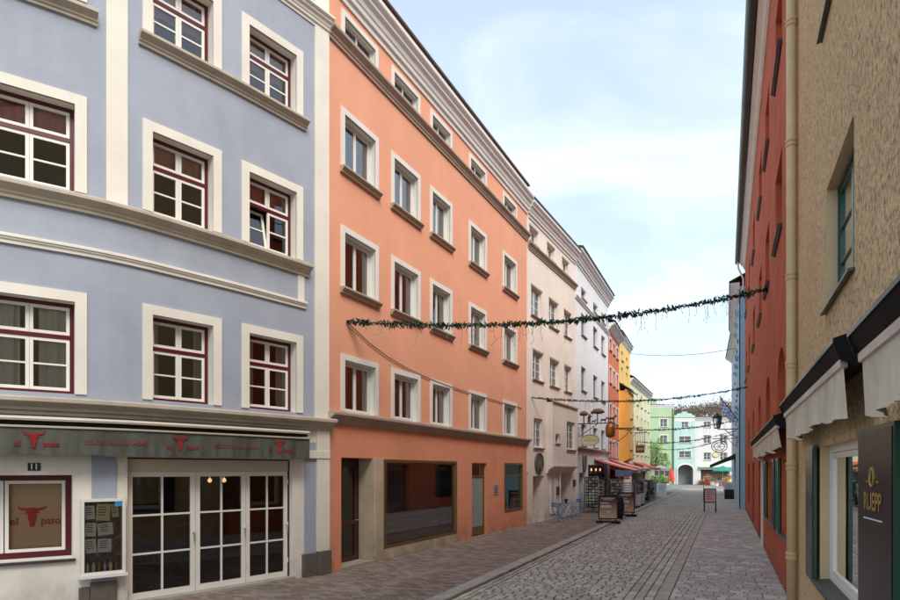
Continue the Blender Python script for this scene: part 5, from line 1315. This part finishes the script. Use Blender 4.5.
MB().lathe(c0, [(.32, .67), (.33, .70), (.2, .82), (.06, .9), (.05, .98)], 6).build('hood', M_BLACK, ln)
MB().lathe(c0, [(.02, .06), (.06, .2), (.07, .4), (.02, .48)], 8).build('lamp_bulb', M_WOODW, ln)
fl = empty('street_flag', FS.P(2.3, 5, 0), 'blue and white flag on a slanted pole at the sky blue house', 'flag')
G5 = Perp(FS, 2.3)
MB().tube([G5.P(0, 5.4), G5.P(1.1, 7.05)], .025, 6).build('flag_pole', M_BLACK, fl)
def flagmat():
    m, nt, b, o = base_mat('lozenge_flag'); tc_ = nt.nodes.new('ShaderNodeTexCoord'); mp_ = nt.nodes.new('ShaderNodeMapping'); mp_.inputs['Rotation'].default_value = (.4, .3, .9)
    ck = nt.nodes.new('ShaderNodeTexChecker'); ck.inputs['Scale'].default_value = 7; ck.inputs[1].default_value = (.22, .28, .55, 1); ck.inputs[2].default_value = (.75, .77, .82, 1)
    nt.links.new(tc_.outputs['Object'], mp_.inputs[0]); nt.links.new(mp_.outputs[0], ck.inputs[0]); nt.links.new(ck.outputs[0], b.inputs['Base Color']); b.inputs['Roughness'].default_value = .9; return m
m = MB(); nn = 14
for i in range(nn+1):
    f = i/nn; top = (1.08-1.0*f, 7.0-1.5*f); L_ = 1.05*(1-.6*f)+.15*f
    for j in range(7):
        k = j/6; m.v.append(G5.P(top[0]-.08*k, top[1]-L_*k, .10*math.sin(f*9+k*2)*k))
for i in range(nn):
    for j in range(6): a = i*7+j; m.f.append((a, a+7, a+8, a+1))
m.build('flag_cloth', flagmat(), fl, smooth=True)
ga = empty('green_awning', FL.P(7, 3.5, 0), 'dark green sloping awning on the lavender house', 'awning')
m = MB(); m.fprism(FL, [(0, 3.75), (0, 3.78), (2.1, 2.78), (2.1, 2.75)], 5.5, 9.2); m.build('cloth_panel', M_AWNG, ga)
MB().fprism(FL, [(.0, 3.35), (.0, 3.745), (2.1, 2.745), (2.1, 2.5)], 5.47, 5.495).build('side_flap', M_AWNG, ga)
cloth(FL, 5.5, 9.2, 2.55, 2.77, lambda u, z: 2.105+.01*math.sin(u*9), 24, 2).build('valance', M_AWNG, ga)
MB().tube([FL.P(5.5, 2.76, 2.1), FL.P(9.2, 2.76, 2.1)], .03, 6).build('front_rail', M_ALU, ga)
for u in (5.8, 8.9): MB().tube([FL.P(u, 3.3, 0), FL.P(u, 2.75, 2.08)], .02, 5).build('folding_arm', M_ALU, ga)
# bracket signs on the right
for k, (u, z, lab) in enumerate(((6.3, 4.1, 'round wrought iron sign with wreath on the sky blue house'),)):
    o = empty('wrought_iron_sign', FS.P(u, z, 0), lab, 'sign'); Gk = Perp(FS, u)
    MB().tube([Gk.P(0, z+.4), Gk.P(1.6, z+.4)], .028, 6).build('arm', M_BLACK, o)
    m = MB(); ce = (1.15, z-.15); 
    for rr in (.5, .34): m.tube([Gk.P(ce[0]+rr*math.cos(q*.35), ce[1]+rr*.8*math.sin(q*.35)) for q in range(19)], .025, 5)
    for q in range(6): a = q*math.pi/3; m.tube([Gk.P(ce[0], ce[1]), Gk.P(ce[0]+.5*math.cos(a), ce[1]+.4*math.sin(a))], .02, 4)
    m.tube([Gk.P(0, z-.2), Gk.P(.3, z), Gk.P(.6, z+.38)], .02, 5); m.build('scrolls', M_BLACK, o)

# ================================================================== square: parasols, flowers, climbing tree
pr = empty('closed_parasol', at(671, 487), 'closed red parasol standing in front of the pale green house', 'parasol'); p0 = at(671, 487.0)
MB().lathe(p0, [(.35, 0), (.35, .08), (.06, .12), (.04, .5)], 12).build('base', M_KERB, pr)
MB().tube([p0, p0+Vector((0, 0, 2.75))], .03, 6).build('pole', M_ALU, pr)
m = MB(); sg = 20
for z, r_ in ((.75, .36), (1.1, .40), (1.6, .34), (2.2, .2), (2.6, .07)):
    for k in range(sg): a = 2*math.pi*k/sg; q = r_*(1+.22*math.cos(5*a+z)); m.v.append(p0+Vector((q*math.cos(a), q*math.sin(a), z)))
for i in range(4):
    for k in range(sg): a = i*sg+k; b = i*sg+(k+1) % sg; m.f.append((a, b, b+sg, a+sg))
m.build('canopy', M_AWNRED, pr, smooth=True)
gpz = empty('open_parasol', (40.7, 90, 0), 'open green parasol shading the flower stalls on the square', 'parasol'); p0 = Vector((40.7, 89.5, 0))
ORG[gpz.name] = Vector((40.7, 90, 0))
MB().tube([p0, p0+Vector((0, 0, 2.95))], .035, 6).build('pole', M_ALU, gpz); MB().lathe(p0, [(.35, 0), (.35, .08), (.05, .12)], 12).build('base', M_KERB, gpz)
MB().lathe(p0+Vector((0, 0, 2.2)), [(1.55, -.12), (1.56, .0), (.8, .4), (.05, .75)], 8).build('canopy', pm('green_parasol_cloth', (.03, .27, .2), .85), gpz)
FLW = multi('flowers', [(.62, .10, .04), (.70, .34, .04), (.55, .05, .10), (.66, .50, .08), (.60, .55, .55), (.45, .10, .30)], .7, .1, 0, 20)
M_LEAF = leafmat('leaf_green', [(.07, .15, .03), (.11, .21, .05), (.05, .11, .03), (.16, .25, .07)])
def flower_tub(label, p, r_, h, tubm, nf=140, tall=.5):
    o = empty('flower_tub', p, label, 'flower tub', 'flower tubs outside the flower shop')
    MB().lathe(p, [(r_*.75, 0), (r_*.8, .02), (r_, h), (r_*.85, h), (r_*.8, h-.05)], 12).build('tub', tubm, o)
    a = MB(); b = MB()
    for k in range(nf):
        an = rnd.random()*6.28; q = r_*1.3*math.sqrt(rnd.random()); z = h+rnd.uniform(0, tall)*(1-q/(r_*2)); c = p+Vector((q*math.cos(an), q*math.sin(an), z))
        d = Vector((rnd.gauss(0, 1), rnd.gauss(0, 1), rnd.gauss(.5, 1))).normalized()*.09; w_ = d.orthogonal().normalized()*.07
        (a if k % 2 else b).quad(c-d, c-w_, c+d, c+w_)
    a.build('leaves', M_LEAF, o, kind='stuff'); b.build('blossoms', FLW, o, kind='stuff')
for k, (px, py, r_, h, tm, tl, lab) in enumerate(((703, 484.6, .5, .45, M_COPPER, .5, 'low copper tub of pink flowers at the gateway corner'), (707.5, 485, .45, .9, M_AWNRED, 1.0, 'tall stand of orange flowers left of the white bucket'), (712.5, 485.4, .4, .6, M_GREYW, .8, 'grey tub of mixed flowers behind the white bucket'), (716.5, 486.3, .3, .55, M_WOODW, .35, 'white bucket of yellow flowers before the flower shop'), (721, 485.2, .45, .8, M_LAV, .9, 'lavender tub of flowers under the green parasol'), (725, 486, .45, .65, M_AWNRED, .9, 'red tub of flowers beside the pale pavement sign'), (728.5, 485.2, .4, 1.0, M_YEL, .9, 'yellow stand of flowers at the shop corner'))):
    flower_tub(lab, at(px, py), r_, h, tm, 150, tl)
def tree(name, label, p, h, crowns, nleaf, mat, trunk_r=.12, lean=(0, 0), limbs=()):
    o = empty(name, p, label, 'tree'); p = Vector(p)
    tp_ = p+Vector((lean[0], lean[1], h)); MB().tube([p, p.lerp(tp_, .5)+Vector((.15, 0, 0)), tp_], [trunk_r, trunk_r*.75, trunk_r*.4], 8).build('trunk', M_DKWOOD, o)
    m = MB()
    for c, r_ in crowns:
        c = p+Vector(c); m.tube([p.lerp(tp_, .45), p.lerp(tp_, .6).lerp(c, .5)+Vector((0, 0, .2)), c], [trunk_r*.5, trunk_r*.3, .02], 5)
    m.build('limbs', M_DKWOOD, o)
    m = MB()
    for c, r_ in crowns:
        c = p+Vector(c)
        for k in range(int(nleaf*r_*r_)):
            d = Vector((rnd.gauss(0, 1), rnd.gauss(0, 1)*.6, rnd.gauss(0, 1))).normalized()*r_*(rnd.random()**.45); q = c+d
            if mnoise.noise(q*1.6) < -.18: continue
            e = Vector((rnd.gauss(0, 1), rnd.gauss(0, 1), rnd.gauss(0, 1))).normalized()*.11; w_ = e.orthogonal().normalized()*.075
            m.quad(q-e, q-w_, q+e, q+w_)
    m.build('crown', mat, o, kind='stuff'); return o
M_LEAF2 = leafmat('spring_leaf', [(.13, .24, .04), (.19, .31, .07), (.09, .18, .03), (.24, .36, .10)])
tree('climbing_tree', 'leafy young tree against the pale green house', (31.6, 93, 0), 5.2, [((-1.2, .6, 4.2), 1.0), ((.6, .8, 5.6), .9), ((1.8, .9, 4.4), .8), ((2.3, 1.2, 3.2), .8), ((-.6, .8, 6.6), .9), ((.4, .6, 3.4), .9), ((1.4, 1, 6.8), .6), ((-1.8, .8, 5.6), .9)], 420, M_LEAF2, .13, (.5, .3))
tree('climbing_tree', 'bare limbed small tree beside the pale yellow house end', (26.5, 82, 0), 4.5, [((.4, .3, 4.6), .7), ((1.5, .3, 5.2), .7), ((2.3, .2, 4.2), .6), ((1.0, 0, 3.4), .6)], 380, M_LEAF2, .12, (1.5, 0))
for k, (px, py, lab) in enumerate(((655, 489, 'leafy shrub in a round tub beside the closed red parasol'), (663, 487.6, 'wide leafy shrub in a tub before the pale green shop window'))):
    p0 = at(px, py); o = empty('potted_shrub', p0, lab, 'shrub', 'potted shrubs on the square')
    MB().lathe(p0, [(.3, 0), (.4, .5), (.34, .5)], 12).build('tub', M_KERB, o); m = MB()
    for q in range(420):
        d = Vector((rnd.gauss(0, 1), rnd.gauss(0, 1), rnd.gauss(0, 1))).normalized()*rnd.random()**.4; c = p0+Vector((d.x*.75, d.y*.7, 1.1+d.z*.6)); e = Vector((rnd.gauss(0, 1), rnd.gauss(0, 1), rnd.gauss(0, 1))).normalized()*.1; w_ = e.orthogonal().normalized()*.07
        m.quad(c-e, c-w_, c+e, c+w_)
    m.build('foliage', M_LEAF2, o, kind='stuff'); MB().tube([p0+Vector((0, 0, .4)), p0+Vector((0, 0, 1.2))], .03, 6).build('stem', M_DKWOOD, o)
# white stall parasol between cream house and parasol
wp = empty('white_parasol', FC.P(13.0, 0, 1.1), 'pale square parasol at the end of the pale yellow house', 'parasol'); p0 = FC.P(13.0, 0, 1.1)
MB().tube([p0, p0+Vector((0, 0, 2.9))], .03, 6).build('pole', M_ALU, wp); MB().lathe(p0+Vector((0, 0, 2.45)), [(1.0, -.1), (1.0, 0), (.5, .2), (.04, .35)], 4).build('canopy', M_AWNWH, wp); MB().lathe(p0, [(.3, 0), (.3, .08), (.05, .12)], 12).build('base', M_KERB, wp)

# ================================================================== wooded hill behind the square
def hz(x, y): 
    f = max(0, min(1, (y-230)/130)); f = f*f*(3-2*f)
    return -1+f*(33+.085*(x-110)*.6+5*mnoise.noise(Vector((x*.012, y*.012, 0))))
m = MB(); nx, ny = 50, 16
for j in range(ny+1):
    for i in range(nx+1):
        x = -250+900*i/nx; y = 225+300*j/ny; m.v.append(Vector((x, y, hz(x, y))))
for j in range(ny):
    for i in range(nx): a = j*(nx+1)+i; m.f.append((a, a+1, a+nx+2, a+nx+1))
hill = m.build('hill', pm('woodland_floor', (.10, .07, .045), .95, var=.3, vs=.1), smooth=True); hill['kind'] = 'structure'
M_TWIG = multi('bare_woodland', [(.13, .085, .06), (.15, .10, .07), (.115, .08, .06), (.14, .10, .06), (.11, .09, .05)], .95, .25, 0, 2)
m = MB()
for k in range(3200):
    x = rnd.uniform(20, 260); y = rnd.uniform(245, 385); z = hz(x, y); r_ = rnd.uniform(2.0, 4.2)
    for q in range(26):
        d = Vector((rnd.gauss(0, 1), rnd.gauss(0, 1), rnd.gauss(0, 1))).normalized()*rnd.random()**.4; c = Vector((x+d.x*r_, y+d.y*r_, z+2+r_*1.1+d.z*r_*1.25))
        e = Vector((rnd.gauss(0, .5), rnd.gauss(0, .5), rnd.gauss(.6, .6))).normalized()*rnd.uniform(.35, .9); w_ = e.orthogonal().normalized()*.32
        m.quad(c-e, c-w_, c+e, c+w_)
tag(m.build('bare_wood', M_TWIG), 'brown leafless wood covering the hill behind the square', 'wood', kind='stuff')

# ================================================================== fallen leaves on the pavement
m = MB()
for k in range(70):
    s_, t_ = rnd.uniform(12, 26), rnd.choice((rnd.uniform(6.2, 9.0), rnd.uniform(5.2, 6.0), rnd.uniform(8.4, 9.6))); c = S(s_, t_, .034 if 5.5 < t_ < 5.8 else .012); a = rnd.random()*6.28
    e = Vector((math.cos(a), math.sin(a), rnd.uniform(-.1, .1)))*rnd.uniform(.02, .04); w_ = Vector((-e.y, e.x, rnd.uniform(0, .01)))*.6
    m.quad(c-e, c-w_, c+e, c+w_+Vector((0, 0, .008)))
tag(m.build('fallen_leaves', multi('dry_leaf', [(.45, .30, .08), (.35, .18, .06), (.28, .14, .06)], .8, .1, 0, 20)), 'few dry yellow leaves scattered on the brown brick pavement', 'leaves', kind='stuff')
